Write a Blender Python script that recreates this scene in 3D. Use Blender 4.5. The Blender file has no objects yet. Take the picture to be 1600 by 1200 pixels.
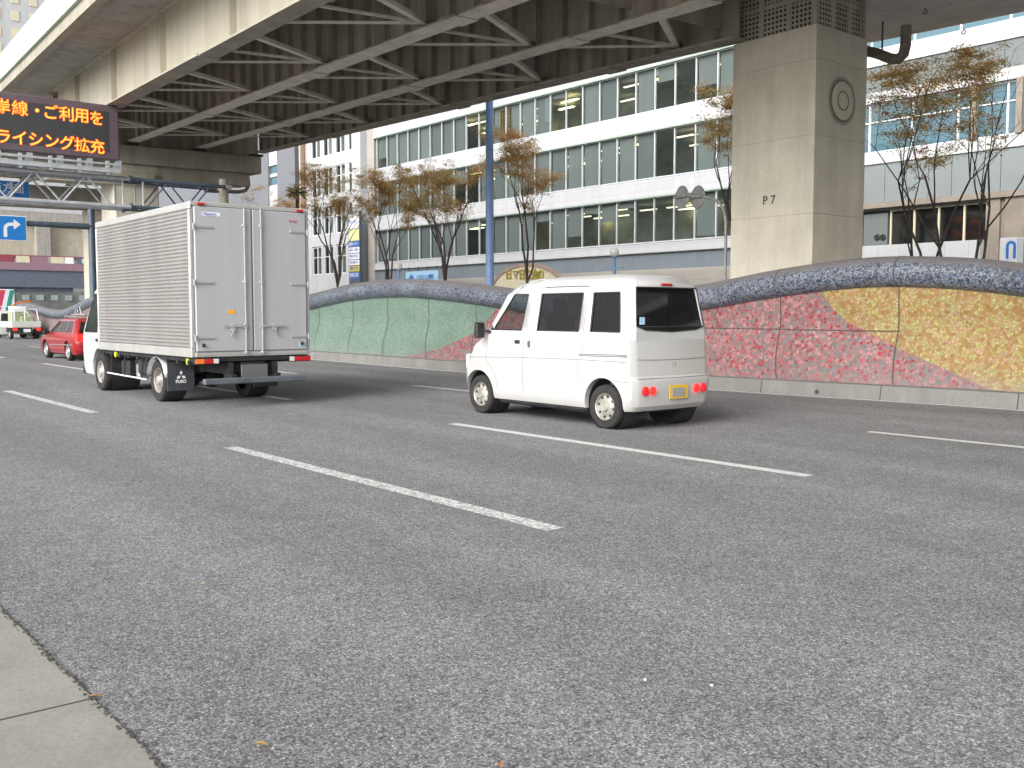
import bpy, math, random
from mathutils import Vector, Matrix
R = math.radians
PI = math.pi
scn = bpy.context.scene
col = scn.collection

# ------------------------------------------------------------------ camera
CAMH = 1.43
FPX, PCX, PCY = 1560.0, 800.0, 600.0          # focal length and centre in photo pixels
PITCH = math.atan((PCY - 489.0) / FPX)
YAW = PI - math.atan(1270.0 * math.cos(PITCH) / FPX)
FWD = Vector((math.cos(YAW) * math.cos(PITCH), math.sin(YAW) * math.cos(PITCH), -math.sin(PITCH)))
RGT = Vector((math.sin(YAW), -math.cos(YAW), 0))
UPV = RGT.cross(FWD)
EYE = Vector((0, 0, CAMH))
cam_d = bpy.data.cameras.new('camera')
cam = bpy.data.objects.new('camera', cam_d)
col.objects.link(cam)
cam_d.sensor_fit = 'HORIZONTAL'
cam_d.sensor_width = 36.0
cam_d.lens = 36.0 * FPX / 1600.0
cam_d.clip_start = 0.05
cam_d.clip_end = 3000
m3 = Matrix((RGT, UPV, -FWD)).transposed()
cam.matrix_world = Matrix.Translation(EYE) @ m3.to_4x4()
scn.camera = cam


def ray(u, v):
    return FWD + RGT * ((u - PCX) / FPX) + UPV * (-(v - PCY) / FPX)


def onY(u, v, Y):
    d = ray(u, v)
    return EYE + d * (Y / d.y)


def onX(u, v, X):
    d = ray(u, v)
    return EYE + d * (X / d.x)


def onG(u, v, z=0.0):
    d = ray(u, v)
    return EYE + d * ((z - CAMH) / d.z)


# ------------------------------------------------------------------ light: bright overcast day
SUN_EL, SUN_AZ = R(29), R(-72)                 # azimuth measured from +X, anticlockwise
world = bpy.data.worlds.new('World')
scn.world = world
world.use_nodes = True
wn, wl = world.node_tree.nodes, world.node_tree.links
wn.clear()
sky = wn.new('ShaderNodeTexSky')
sky.sky_type = 'NISHITA'
sky.sun_disc = False
sky.sun_elevation = SUN_EL
sky.sun_rotation = PI / 2 - SUN_AZ
sky.dust_density = 4.0
hsv = wn.new('ShaderNodeHueSaturation')
hsv.inputs['Saturation'].default_value = 0.22
bg = wn.new('ShaderNodeBackground')
bg.inputs['Strength'].default_value = 0.15
wo = wn.new('ShaderNodeOutputWorld')
wl.new(sky.outputs[0], hsv.inputs['Color'])
wl.new(hsv.outputs[0], bg.inputs['Color'])
wl.new(bg.outputs[0], wo.inputs['Surface'])
sl = bpy.data.lights.new('sun', 'SUN')
sl.energy = 0.8
sl.angle = R(40)
sl.color = (1.0, 0.97, 0.92)
sun = bpy.data.objects.new('sun', sl)
col.objects.link(sun)
sdir = Vector((math.cos(SUN_EL) * math.cos(SUN_AZ), math.cos(SUN_EL) * math.sin(SUN_AZ), math.sin(SUN_EL)))
sun.rotation_euler = sdir.to_track_quat('Z', 'Y').to_euler()
sun.location = (10, -20, 40)
scn.view_settings.view_transform = 'Standard'
scn.view_settings.look = 'None'
scn.view_settings.exposure = 1.05
scn.view_settings.gamma = 1.0

# ------------------------------------------------------------------ materials


class NT:
    def __init__(s, name):
        s.m = bpy.data.materials.new(name)
        s.m.use_nodes = True
        s.t = s.m.node_tree
        s.t.nodes.clear()
        s.out = s.t.nodes.new('ShaderNodeOutputMaterial')
        s.b = s.t.nodes.new('ShaderNodeBsdfPrincipled')
        s.t.links.new(s.b.outputs[0], s.out.inputs[0])
        s.tc = s.t.nodes.new('ShaderNodeTexCoord')
        s.co = s.tc.outputs['Object']

    def n(s, kind, **kw):
        nd = s.t.nodes.new('ShaderNode' + kind)
        for k, v in kw.items():
            setattr(nd, k, v)
        return nd

    def l(s, a, b):
        s.t.links.new(a, b)

    def mapping(s, scale=(1, 1, 1), loc=(0, 0, 0)):
        mp = s.n('Mapping')
        mp.inputs['Scale'].default_value = scale
        mp.inputs['Location'].default_value = loc
        s.l(s.co, mp.inputs['Vector'])
        return mp.outputs[0]

    def noise(s, scale, detail=4, rough=.6, vec=None):
        nd = s.n('TexNoise')
        nd.inputs['Scale'].default_value = scale
        nd.inputs['Detail'].default_value = detail
        nd.inputs['Roughness'].default_value = rough
        s.l(vec or s.co, nd.inputs['Vector'])
        return nd.outputs['Fac']

    def vor(s, scale, feat='F1', vec=None, rnd=1.0):
        nd = s.n('TexVoronoi')
        nd.feature = feat
        nd.inputs['Scale'].default_value = scale
        nd.inputs['Randomness'].default_value = rnd
        s.l(vec or s.co, nd.inputs['Vector'])
        return nd

    def ramp(s, fac, stops, interp='LINEAR'):
        nd = s.n('ValToRGB')
        cr = nd.color_ramp
        cr.interpolation = interp
        while len(cr.elements) < len(stops):
            cr.elements.new(0.5)
        for e, (p, c) in zip(cr.elements, stops):
            e.position = p
            e.color = (*c, 1) if len(c) == 3 else (c[0], c[0], c[0], 1)
        s.l(fac, nd.inputs[0])
        return nd.outputs[0]

    def mix(s, fac, a, b, mode='MIX'):
        nd = s.n('Mix', data_type='RGBA', blend_type=mode)
        if isinstance(fac, (int, float)):
            nd.inputs[0].default_value = fac
        else:
            s.l(fac, nd.inputs[0])
        for sock, v in ((nd.inputs[6], a), (nd.inputs[7], b)):
            if isinstance(v, (tuple, list)):
                sock.default_value = (*v, 1)
            else:
                s.l(v, sock)
        return nd.outputs[2]

    def math(s, op, a, b=None, clamp=False):
        nd = s.n('Math', operation=op)
        nd.use_clamp = clamp
        for i, v in enumerate((a, b)):
            if v is None:
                continue
            if isinstance(v, (int, float)):
                nd.inputs[i].default_value = v
            else:
                s.l(v, nd.inputs[i])
        return nd.outputs[0]

    def sep(s, vec=None):
        nd = s.n('SeparateXYZ')
        s.l(vec or s.co, nd.inputs[0])
        return nd.outputs

    def color(s, c):
        if isinstance(c, (tuple, list)):
            s.b.inputs['Base Color'].default_value = (*c, 1)
        else:
            s.l(c, s.b.inputs['Base Color'])

    def bump(s, h, strength=.3, dist=.01):
        nd = s.n('Bump')
        nd.inputs['Strength'].default_value = strength
        nd.inputs['Distance'].default_value = dist
        s.l(h, nd.inputs['Height'])
        s.l(nd.outputs[0], s.b.inputs['Normal'])

    def set(s, rough=.6, metal=0.0, spec=.5):
        s.b.inputs['Roughness'].default_value = rough
        s.b.inputs['Metallic'].default_value = metal
        s.b.inputs['Specular IOR Level'].default_value = spec
        return s.m


def plain(name, c, rough=.5, metal=0.0, var=.12, scale=3.0, bump=0.0, spec=.5, streak=False):
    t = NT(name)
    if var:
        vec = t.mapping((1.6, 1.6, .18)) if streak else None
        f = t.noise(scale, 5, .62, vec)
        lo = tuple(x * (1 - var * 1.6) for x in c)
        hi = tuple(min(1, x * (1 + var)) for x in c)
        t.color(t.ramp(f, [(.3, lo), (.7, hi)]))
    else:
        t.color(c)
    if bump:
        t.bump(t.noise(scale * 14, 3), bump, .01)
    return t.set(rough, metal, spec)


def emis(name, c, st):
    t = NT(name)
    t.color(c)
    t.b.inputs['Emission Color'].default_value = (*c, 1)
    t.b.inputs['Emission Strength'].default_value = st
    return t.set(.5)


def asphalt(name, dark=1.0):
    t = NT(name)
    v1 = t.vor(125)
    v2 = t.vor(60)
    r1 = t.ramp(t.sep(v1.outputs['Color'])[0], [(0, (.10, .101, .106)), (.35, (.207, .209, .214)), (.75, (.293, .296, .302)), (.95, (.39, .392, .40)), (.992, (.50, .51, .52))])
    r2 = t.ramp(t.sep(v2.outputs['Color'])[1], [(0, (.76,)), (.5, (1.04,)), (1, (1.2,))])
    gap = t.ramp(v1.outputs['Distance'], [(.22, (1.04,)), (.72, (.44,))])
    c = t.mix(1.0, r1, r2, 'MULTIPLY')
    c = t.mix(.75, c, gap, 'MULTIPLY')
    # wheel-path and patch variation along the road
    lg = t.noise(.55, 5, .6, t.mapping((.16, 1.0, 1.0)))
    c = t.mix(1.0, c, t.ramp(lg, [(.3, (.82 * dark,)), (.7, (1.12 * dark,))]), 'MULTIPLY')
    sm = t.noise(3.2, 4, .6)
    c = t.mix(1.0, c, t.ramp(sm, [(.32, (.90,)), (.7, (1.07,))]), 'MULTIPLY')
    # tyre-polished wheel paths: two darker, smoother bands in every 3.2 m lane
    sy = t.sep()[1]
    ph = t.math('MULTIPLY', t.math('ADD', sy, t.math('MULTIPLY', t.noise(.35, 3), .35)), 2 * PI / 1.6)
    band = t.math('ADD', t.math('MULTIPLY', t.math('COSINE', ph), .5), .5)
    c = t.mix(1.0, c, t.ramp(band, [(.1, (1.03,)), (.9, (.93,))]), 'MULTIPLY')
    # small tar spots
    ts = t.vor(.55)
    c = t.mix(t.ramp(ts.outputs['Distance'], [(.012, (.55,)), (.035, (0.0,))]), c, (.06, .06, .065))
    t.color(c)
    h = t.math('MULTIPLY', v1.outputs['Distance'], -1.0)
    t.bump(h, .30, .005)
    return t.set(.88, 0, .3)


def road_paint(name, wear):
    t = NT(name)
    v = t.vor(50)
    n = t.noise(26, 4, .7)
    f = t.math('ADD', t.sep(v.outputs['Color'])[0], n)
    a = t.ramp(f, [(wear - .12, (.27, .27, .27)), (wear + .10, (.56, .56, .545))])
    t.color(a)
    t.bump(t.math('MULTIPLY', v.outputs['Distance'], -1.0), .5, .005)
    return t.set(.8)


def concrete(name, c, stain=.25, joints=False, pit=0.0):
    t = NT(name)
    a = t.noise(.9, 6, .65)
    st = t.noise(1.7, 5, .7, t.mapping((1.2, 1.2, .10)))
    g = t.noise(42, 3, .6)
    col_ = t.ramp(a, [(.3, tuple(x * .86 for x in c)), (.7, tuple(min(1, x * 1.10) for x in c))])
    col_ = t.mix(1.0, col_, t.ramp(st, [(.28, (1 - stain,)), (.6, (1.05,))]), 'MULTIPLY')
    col_ = t.mix(1.0, col_, t.ramp(g, [(.3, (.9,)), (.7, (1.08,))]), 'MULTIPLY')
    if pit:
        v = t.vor(2.6)
        f = t.ramp(v.outputs['Distance'], [(.06, (.25,)), (.11, (1.0,))])
        col_ = t.mix(pit, col_, f, 'MULTIPLY')
        v = t.vor(8)
        f = t.ramp(v.outputs['Distance'], [(.10, (.5,)), (.15, (1.0,))])
        col_ = t.mix(pit * .7, col_, f, 'MULTIPLY')
    t.color(col_)
    t.bump(g, .25, .01)
    return t.set(.85, 0, .3)


def mosaic(name, ground, chips, scale, size=.42, lower_dust=True, jag=.35):
    """broken tile mosaic: randomly coloured chips set in a ground colour"""
    t = NT(name)
    w = t.n('TexNoise')
    w.inputs['Scale'].default_value = scale * 1.4
    t.l(t.co, w.inputs['Vector'])
    vm = t.n('VectorMath', operation='SCALE')
    vm.inputs['Scale'].default_value = jag / scale
    t.l(w.outputs['Color'], vm.inputs[0])
    va = t.n('VectorMath', operation='ADD')
    t.l(t.co, va.inputs[0])
    t.l(vm.outputs[0], va.inputs[1])
    v = t.vor(scale, vec=va.outputs[0])
    s = t.sep(v.outputs['Color'])
    chip = t.ramp(s[0], chips, 'CONSTANT')
    shade = t.ramp(s[1], [(0, (.78,)), (1, (1.15,))])
    chip = t.mix(1.0, chip, shade, 'MULTIPLY')
    g = t.mix(1.0, ground, t.ramp(t.noise(scale * 2.5, 3), [(.3, (.85,)), (.7, (1.1,))]), 'MULTIPLY')
    ve = t.vor(scale, 'DISTANCE_TO_EDGE', va.outputs[0])
    mask = t.ramp(ve.outputs['Distance'], [(.10 - size * .1, (0.0,)), (.17 - size * .1, (1.0,))])
    c = t.mix(mask, g, chip)
    big = t.noise(.8, 4, .6)
    c = t.mix(1.0, c, t.ramp(big, [(.3, (.47,)), (.7, (.60,))]), 'MULTIPLY')
    if lower_dust:
        z = t.sep()[2]
        d = t.math('ADD', z, t.math('MULTIPLY', t.noise(1.3, 5, .7), .9))
        f = t.ramp(t.math('MULTIPLY', d, .5), [(.28, (.45,)), (.52, (0.0,))])
        c = t.mix(f, c, (.20, .185, .18))
    t.color(c)
    t.bump(mask, .3, .006)
    return t.set(.55, 0, .45)


def tube_tiles(name):
    t = NT(name)
    v = t.vor(36)
    s = t.sep(v.outputs['Color'])
    c = t.ramp(s[0], [(0, (.05, .07, .15)), (.17, (.17, .185, .22)), (.38, (.25, .275, .325)), (.66, (.32, .35, .41)), (.85, (.17, .27, .44)), (.92, (.40, .44, .50))], 'CONSTANT')
    gap = t.ramp(v.outputs['Distance'], [(.38, (1.0,)), (.6, (.5,))])
    c = t.mix(1.0, c, gap, 'MULTIPLY')
    blot = t.ramp(t.noise(1.6, 5, .6), [(.3, (.50,)), (.7, (.85,))])
    c = t.mix(1.0, c, blot, 'MULTIPLY')
    # settled grime: lies on the upper side of the roll, where rain and dust collect
    gn = t.n('NewGeometry')
    nz = t.sep(gn.outputs['Normal'])[2]
    d = t.math('ADD', nz, t.math('MULTIPLY', t.noise(2.5, 5, .65), .5))
    c = t.mix(t.ramp(d, [(.72, (0.0,)), (1.0, (.82,))]), c, (.15, .14, .138))
    t.color(c)
    t.bump(v.outputs['Distance'], .25, .004)
    return t.set(.42, 0, .5)


def tiles(name, c, w, h, line=.75, rough=.4, mortar=.012):
    t = NT(name)
    s = t.sep()
    cb = t.n('CombineXYZ')
    t.l(t.math('ADD', s[0], s[1]), cb.inputs[0])
    t.l(s[2], cb.inputs[1])
    br = t.n('TexBrick')
    br.offset = 0.0
    br.inputs['Scale'].default_value = 1.0
    br.inputs['Brick Width'].default_value = w
    br.inputs['Row Height'].default_value = h
    br.inputs['Mortar Size'].default_value = mortar
    br.inputs['Color1'].default_value = (*c, 1)
    br.inputs['Color2'].default_value = (*[x * .95 for x in c], 1)
    br.inputs['Mortar'].default_value = (*[x * line for x in c], 1)
    t.l(cb.outputs[0], br.inputs['Vector'])
    st = t.ramp(t.noise(1.2, 5, .7, t.mapping((1, 1, .12))), [(.3, (.9,)), (.65, (1.02,))])
    t.color(t.mix(1.0, br.outputs['Color'], st, 'MULTIPLY'))
    return t.set(rough)


def glass(name, tint, trans, rough=.03, spec=.5):
    t = NT(name)
    t.color(tint)
    t.set(rough, 0, spec)
    tr = t.n('BsdfTransparent')
    tr.inputs[0].default_value = (*[min(1, .68 + x * 1.5) for x in tint], 1)
    mx = t.n('MixShader')
    lw = t.n('LayerWeight')
    lw.inputs['Blend'].default_value = .5
    fz_ = t.math('POWER', lw.outputs['Facing'], 5.0)
    f = t.math('ADD', t.math('MULTIPLY', t.math('SUBTRACT', 1.0, fz_), trans), 0.0, True)
    t.l(f, mx.inputs[0])
    t.l(t.b.outputs[0], mx.inputs[1])
    t.l(tr.outputs[0], mx.inputs[2])
    t.l(mx.outputs[0], t.out.inputs[0])
    return t.m


def paint(name, c, dirt=.25, rough=.3, coat=.5, zlo=.25, zhi=.75):
    """vehicle paint with a little road film and splash dirt on the lower body"""
    t = NT(name)
    s = t.sep()
    n = t.noise(4.5, 6, .7)
    d = t.math('SUBTRACT', t.math('ADD', t.math('MULTIPLY', n, .5), zhi), s[2])
    f = t.ramp(d, [(.25, (0.0,)), (.85, (dirt,))])
    film = t.ramp(t.noise(1.3, 4), [(.3, tuple(x * .93 for x in c)), (.7, c)])
    t.color(t.mix(f, film, (.33, .29, .24)))
    t.b.inputs['Coat Weight'].default_value = coat
    t.b.inputs['Coat Roughness'].default_value = .08
    return t.set(rough)


M = {}
M['asphalt'] = asphalt('asphalt')
M['road_paint_worn'] = road_paint('road_paint_worn', .98)
M['road_paint'] = road_paint('road_paint', .60)
M['gutter'] = concrete('gutter_concrete', (.26, .25, .225), .12)
M['kerb'] = concrete('kerb_concrete', (.19, .188, .178), .22)
M['pillar'] = concrete('pillar_concrete', (.54, .51, .425), .14)
M['soffit'] = concrete('soffit_concrete', (.75, .71, .67), .12, pit=.85)
M['beam'] = concrete('beam_concrete', (.36, .335, .28), .25)
M['slab'] = concrete('slab_underside', (.33, .315, .29), .25)
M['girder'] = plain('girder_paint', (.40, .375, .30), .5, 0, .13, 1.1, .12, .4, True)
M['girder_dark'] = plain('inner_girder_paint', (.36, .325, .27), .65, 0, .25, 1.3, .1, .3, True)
M['flange'] = plain('flange_pale', (.72, .68, .59), .5, 0, .14, 1.6, .1, .4, True)
M['rod'] = plain('door_fitting', (.40, .41, .42), .45, .3, .1, 3)
M['parapet'] = plain('parapet_panel', (.54, .56, .62), .5, 0, .05, 1.0, 0, .4, True)
M['green_edge'] = plain('green_edge_trim', (.40, .52, .42), .6, 0, .1)
M['maroon'] = plain('maroon_steel', (.16, .10, .105), .5, 0, .12, 1.4)
M['red_mosaic'] = mosaic('red_mosaic', (.25, .215, .215), [(0, (.25, .215, .215)), (.25, (.60, .25, .25)), (.52, (.46, .17, .18)), (.70, (.46, .03, .045)), (.90, (.60, .10, .11))], 17, .56)
M['yellow_mosaic'] = mosaic('yellow_mosaic', (.44, .245, .075), [(0, (.44, .245, .075)), (.25, (.50, .46, .15)), (.48, (.58, .40, .24)), (.70, (.53, .53, .20)), (.90, (.47, .27, .09))], 19, .60)
M['green_mosaic'] = mosaic('green_mosaic', (.24, .32, .265), [(0, (.16, .36, .26)), (.3, (.26, .42, .31)), (.55, (.21, .29, .25)), (.72, (.33, .42, .33)), (.88, (.18, .27, .24))], 30, .55)
M['pink_mosaic'] = mosaic('pink_mosaic', (.30, .25, .24), [(0, (.34, .27, .25)), (.4, (.28, .23, .23)), (.75, (.40, .30, .28))], 26, .55)
M['tube'] = tube_tiles('blue_tile_roll')
M['joint'] = plain('joint_dark', (.06, .055, .05), .9, 0, 0)
M['white_tile'] = tiles('white_facade_tile', (.46, .467, .485), 1.4, .42, .80)
M['white_panel'] = tiles('white_panel', (.49, .50, .51), .95, 1.1, .72)
M['greygreen_panel'] = plain('grey_cladding', (.15, .168, .168), .35, 0, .04, .8)
M['greygreen_light'] = plain('pale_grey_cladding', (.21, .236, .24), .35, 0, .04, .8)
M['slate_band'] = tiles('slate_band', (.17, .20, .225), .45, .2, .85)
M['pale_stone'] = tiles('pale_stone', (.36, .34, .31), 1.5, 1.0, .75)
M['brown_stone'] = plain('brown_stone', (.24, .205, .17), .7, 0, .12, 1.5)
M['brown_dark'] = plain('brown_trim', (.16, .115, .10), .6, 0, .1)
M['grey_tile'] = tiles('grey_tile', (.17, .178, .20), .45, .3, .7)
M['alu'] = plain('aluminium', (.66, .68, .72), .4, .35, .05)
M['blind'] = plain('blind_grey', (.22, .255, .25), .8, 0, .08, .7, 0, .2, True)
M['blind2'] = plain('blind_greygreen', (.28, .32, .305), .8, 0, .08, .7, 0, .2, True)
M['blind3'] = plain('blind_pale', (.28, .34, .33), .8, 0, .08, .7, 0, .2, True)
M['room'] = plain('room_wall', (.42, .46, .43), .8, 0, .3, .6)
M['room_warm'] = plain('room_warm_glow', (.30, .27, .13), .8, 0, .3, .8)
M['ceiling'] = plain('room_ceiling', (.36, .38, .35), .8, 0, .1)
M['tube_light'] = emis('fluorescent_tube', (1.0, .95, .66), 1.2)
M['wood'] = plain('pale_wood', (.42, .28, .11), .6, 0, .2, 8)
M['pane'] = glass('window_glass', (.035, .05, .05), .80)
M['pane_blue'] = glass('blue_window_glass', (.10, .20, .26), .35, .03, .9)
M['glass_dark'] = glass('privacy_glass', (.006, .006, .007), .14, .04, .35)
M['glass_clear'] = glass('clear_car_glass', (.03, .045, .04), .86, .02, .5)
M['van_white'] = paint('van_white_paint', (.455, .46, .457), .55, .32, .5, .25, .42)
M['cab_white'] = paint('cab_white_paint', (.56, .59, .56), .35, .32, .4, .25, .5)
M['red_paint'] = paint('red_car_paint', (.30, .010, .014), .15, .28, .7, .2, .35)
M['box_side'] = plain('corrugated_aluminium', (.46, .44, .425), .30, .6, .10, 1.2, 0, .5, True)
M['box_rear'] = plain('rear_door_panel', (.41, .42, .445), .5, .15, .05, 1.2, 0, .4, True)
M['box_trim'] = plain('aluminium_trim', (.50, .495, .48), .38, .4, .08, 2)
M['black'] = plain('black_plastic', (.016, .016, .018), .5, 0, .2, 4)
M['rubber'] = plain('tyre_rubber', (.022, .021, .021), .85, 0, .3, 6)
M['flap'] = plain('mud_flap', (.045, .05, .06), .75, 0, .25, 5)
M['chassis'] = plain('chassis_black', (.02, .021, .023), .7, 0, .4, 5)
M['bumper_grey'] = plain('rear_bar_grey', (.12, .135, .16), .5, .2, .2, 3)
M['steel_wheel'] = plain('steel_wheel', (.40, .385, .35), .45, .35, .3, 6)
M['silver'] = plain('silver', (.58, .59, .60), .3, .7, .1, 4)
M['seam'] = plain('seam_dark', (.10, .10, .10), .8, 0, 0)  # dark grey shared by seams, rails and gutters
M['red_lens'] = plain('red_lens', (.45, .01, .012), .15, 0, 0, spec=.7)
M['red_lamp'] = emis('lit_brake_lamp', (.9, .012, .010), 1.6)
M['red_dim'] = emis('dim_tail_lamp', (.55, .015, .02), .25)
M['orange_lens'] = plain('orange_lens', (.75, .17, .02), .2, 0, 0, spec=.7)
M['white_lens'] = plain('clear_lens', (.62, .62, .60), .15, 0, 0, spec=.7)
M['yellow_plate'] = plain('yellow_plate', (.66, .44, .04), .5, 0, .05)
M['plate_grey'] = plain('plate_grey', (.30, .29, .28), .5, 0, .05)
M['plate_dark'] = plain('plate_dark_grey', (.12, .125, .13), .5, 0, .05)
M['lime'] = plain('lime_marker', (.50, .56, .03), .4, 0, .1)
M['sticker'] = plain('orange_sticker', (.78, .36, .03), .5, 0, 0)
M['blue_mark'] = plain('blue_marking', (.09, .14, .52), .5, 0, 0)
M['white_mark'] = plain('white_marking', (.78, .78, .78), .5, 0, 0)
M['steel_truss'] = plain('galvanised_steel', (.50, .53, .56), .5, .3, .12, 4)
M['steel_dark'] = plain('blue_grey_steel', (.085, .115, .15), .5, .2, .15, 3)
M['board_frame'] = plain('board_frame', (.115, .085, .10), .5, 0, .08)
M['board_face'] = plain('board_face', (.045, .047, .052), .6, 0, .1, 9)
M['led'] = emis('led_orange', (1.0, .13, .012), 1.0)
M['led_core'] = emis('led_yellow', (1.0, .42, .06), 1.1)
M['sign_blue'] = plain('road_sign_blue', (.018, .19, .56), .45, 0, .04)
M['sign_white'] = plain('road_sign_white', (.74, .76, .78), .5, 0, .03)
M['sign_back'] = plain('sign_back_grey', (.30, .30, .29), .55, .3, .15, 6)
M['pole_blue'] = plain('blue_pole', (.20, .33, .58), .45, 0, .08, 2)
M['globe'] = plain('white_globe', (.82, .81, .78), .3, 0, 0)
M['sky_sign'] = plain('light_blue_board', (.34, .56, .74), .5, 0, .04)
M['cream'] = plain('cream_board', (.60, .55, .40), .6, 0, .08)
M['rust_brown'] = plain('brown_rim', (.33, .24, .20), .6, 0, .2, 5)
M['gold'] = plain('gold_letters', (.34, .28, .05), .4, .3, .1)
M['banner_yellow'] = plain('banner_yellow', (.66, .66, .32), .6, 0, .05)
M['banner_gold'] = plain('banner_gold', (.58, .46, .06), .6, 0, .05)
M['banner_blue'] = plain('banner_blue', (.06, .15, .45), .6, 0, .05)
M['foot_red'] = plain('maroon_railing', (.26, .05, .075), .5, 0, .1)
M['foot_purple'] = plain('mauve_deck_edge', (.26, .16, .20), .6, 0, .1)
M['foot_girder'] = plain('grey_blue_girder', (.10, .125, .165), .6, 0, .15)
M['far_beige'] = concrete('far_beige', (.42, .38, .30), .15)
M['boss_ring'] = concrete('boss_ring', (.36, .335, .275), .3)  # mid-dark tone for the ring outside the boss
M['far_grey'] = plain('far_grey_wall', (.14, .145, .14), .8, 0, .25, .5)
M['pipe'] = plain('drain_pipe', (.17, .15, .115), .55, 0, .25, 5)
M['bark'] = plain('bark', (.085, .07, .062), .9, 0, .3, 12, .3)
M['leaf_orange'] = plain('leaf_orange_brown', (.72, .45, .17), .7, 0, .3, 6)
M['leaf_olive'] = plain('leaf_olive', (.54, .51, .18), .7, 0, .3, 6)
M['leaf_tan'] = plain('leaf_tan', (.78, .61, .32), .7, 0, .3, 6)
M['leaf_red'] = plain('leaf_rust', (.62, .34, .16), .7, 0, .3, 6)
M['palm_green'] = plain('palm_green', (.09, .13, .05), .6, 0, .2, 6)
M['machine_green'] = plain('machine_green', (.34, .38, .24), .6, 0, .15, 4)
M['red_stripe'] = plain('red_stripe', (.55, .05, .12), .4, 0, 0)
M['green_stripe'] = plain('green_stripe', (.03, .28, .24), .4, 0, 0)
M['soil'] = plain('planting_soil', (.12, .10, .075), .95, 0, .25, 2, .3)
M['paving'] = tiles('paving', (.33, .32, .30), .3, .3, .75, .8)
M['seat'] = plain('seat_fabric', (.10, .10, .105), .9, 0, .15)
for k in ('leaf_orange', 'leaf_olive', 'leaf_tan', 'leaf_red', 'palm_green'):
    nt_ = M[k].node_tree
    b = [n for n in nt_.nodes if n.type == 'BSDF_PRINCIPLED'][0]
    tl = nt_.nodes.new('ShaderNodeBsdfTranslucent')
    nt_.links.new(b.inputs['Base Color'].links[0].from_socket, tl.inputs['Color'])
    ms_ = nt_.nodes.new('ShaderNodeMixShader')
    ms_.inputs[0].default_value = .5
    nt_.links.new(b.outputs[0], ms_.inputs[1])
    nt_.links.new(tl.outputs[0], ms_.inputs[2])
    nt_.links.new(ms_.outputs[0], [n for n in nt_.nodes if n.type == 'OUTPUT_MATERIAL'][0].inputs[0])

# ------------------------------------------------------------------ mesh builder
WORLD_ROOTS = {}


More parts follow.
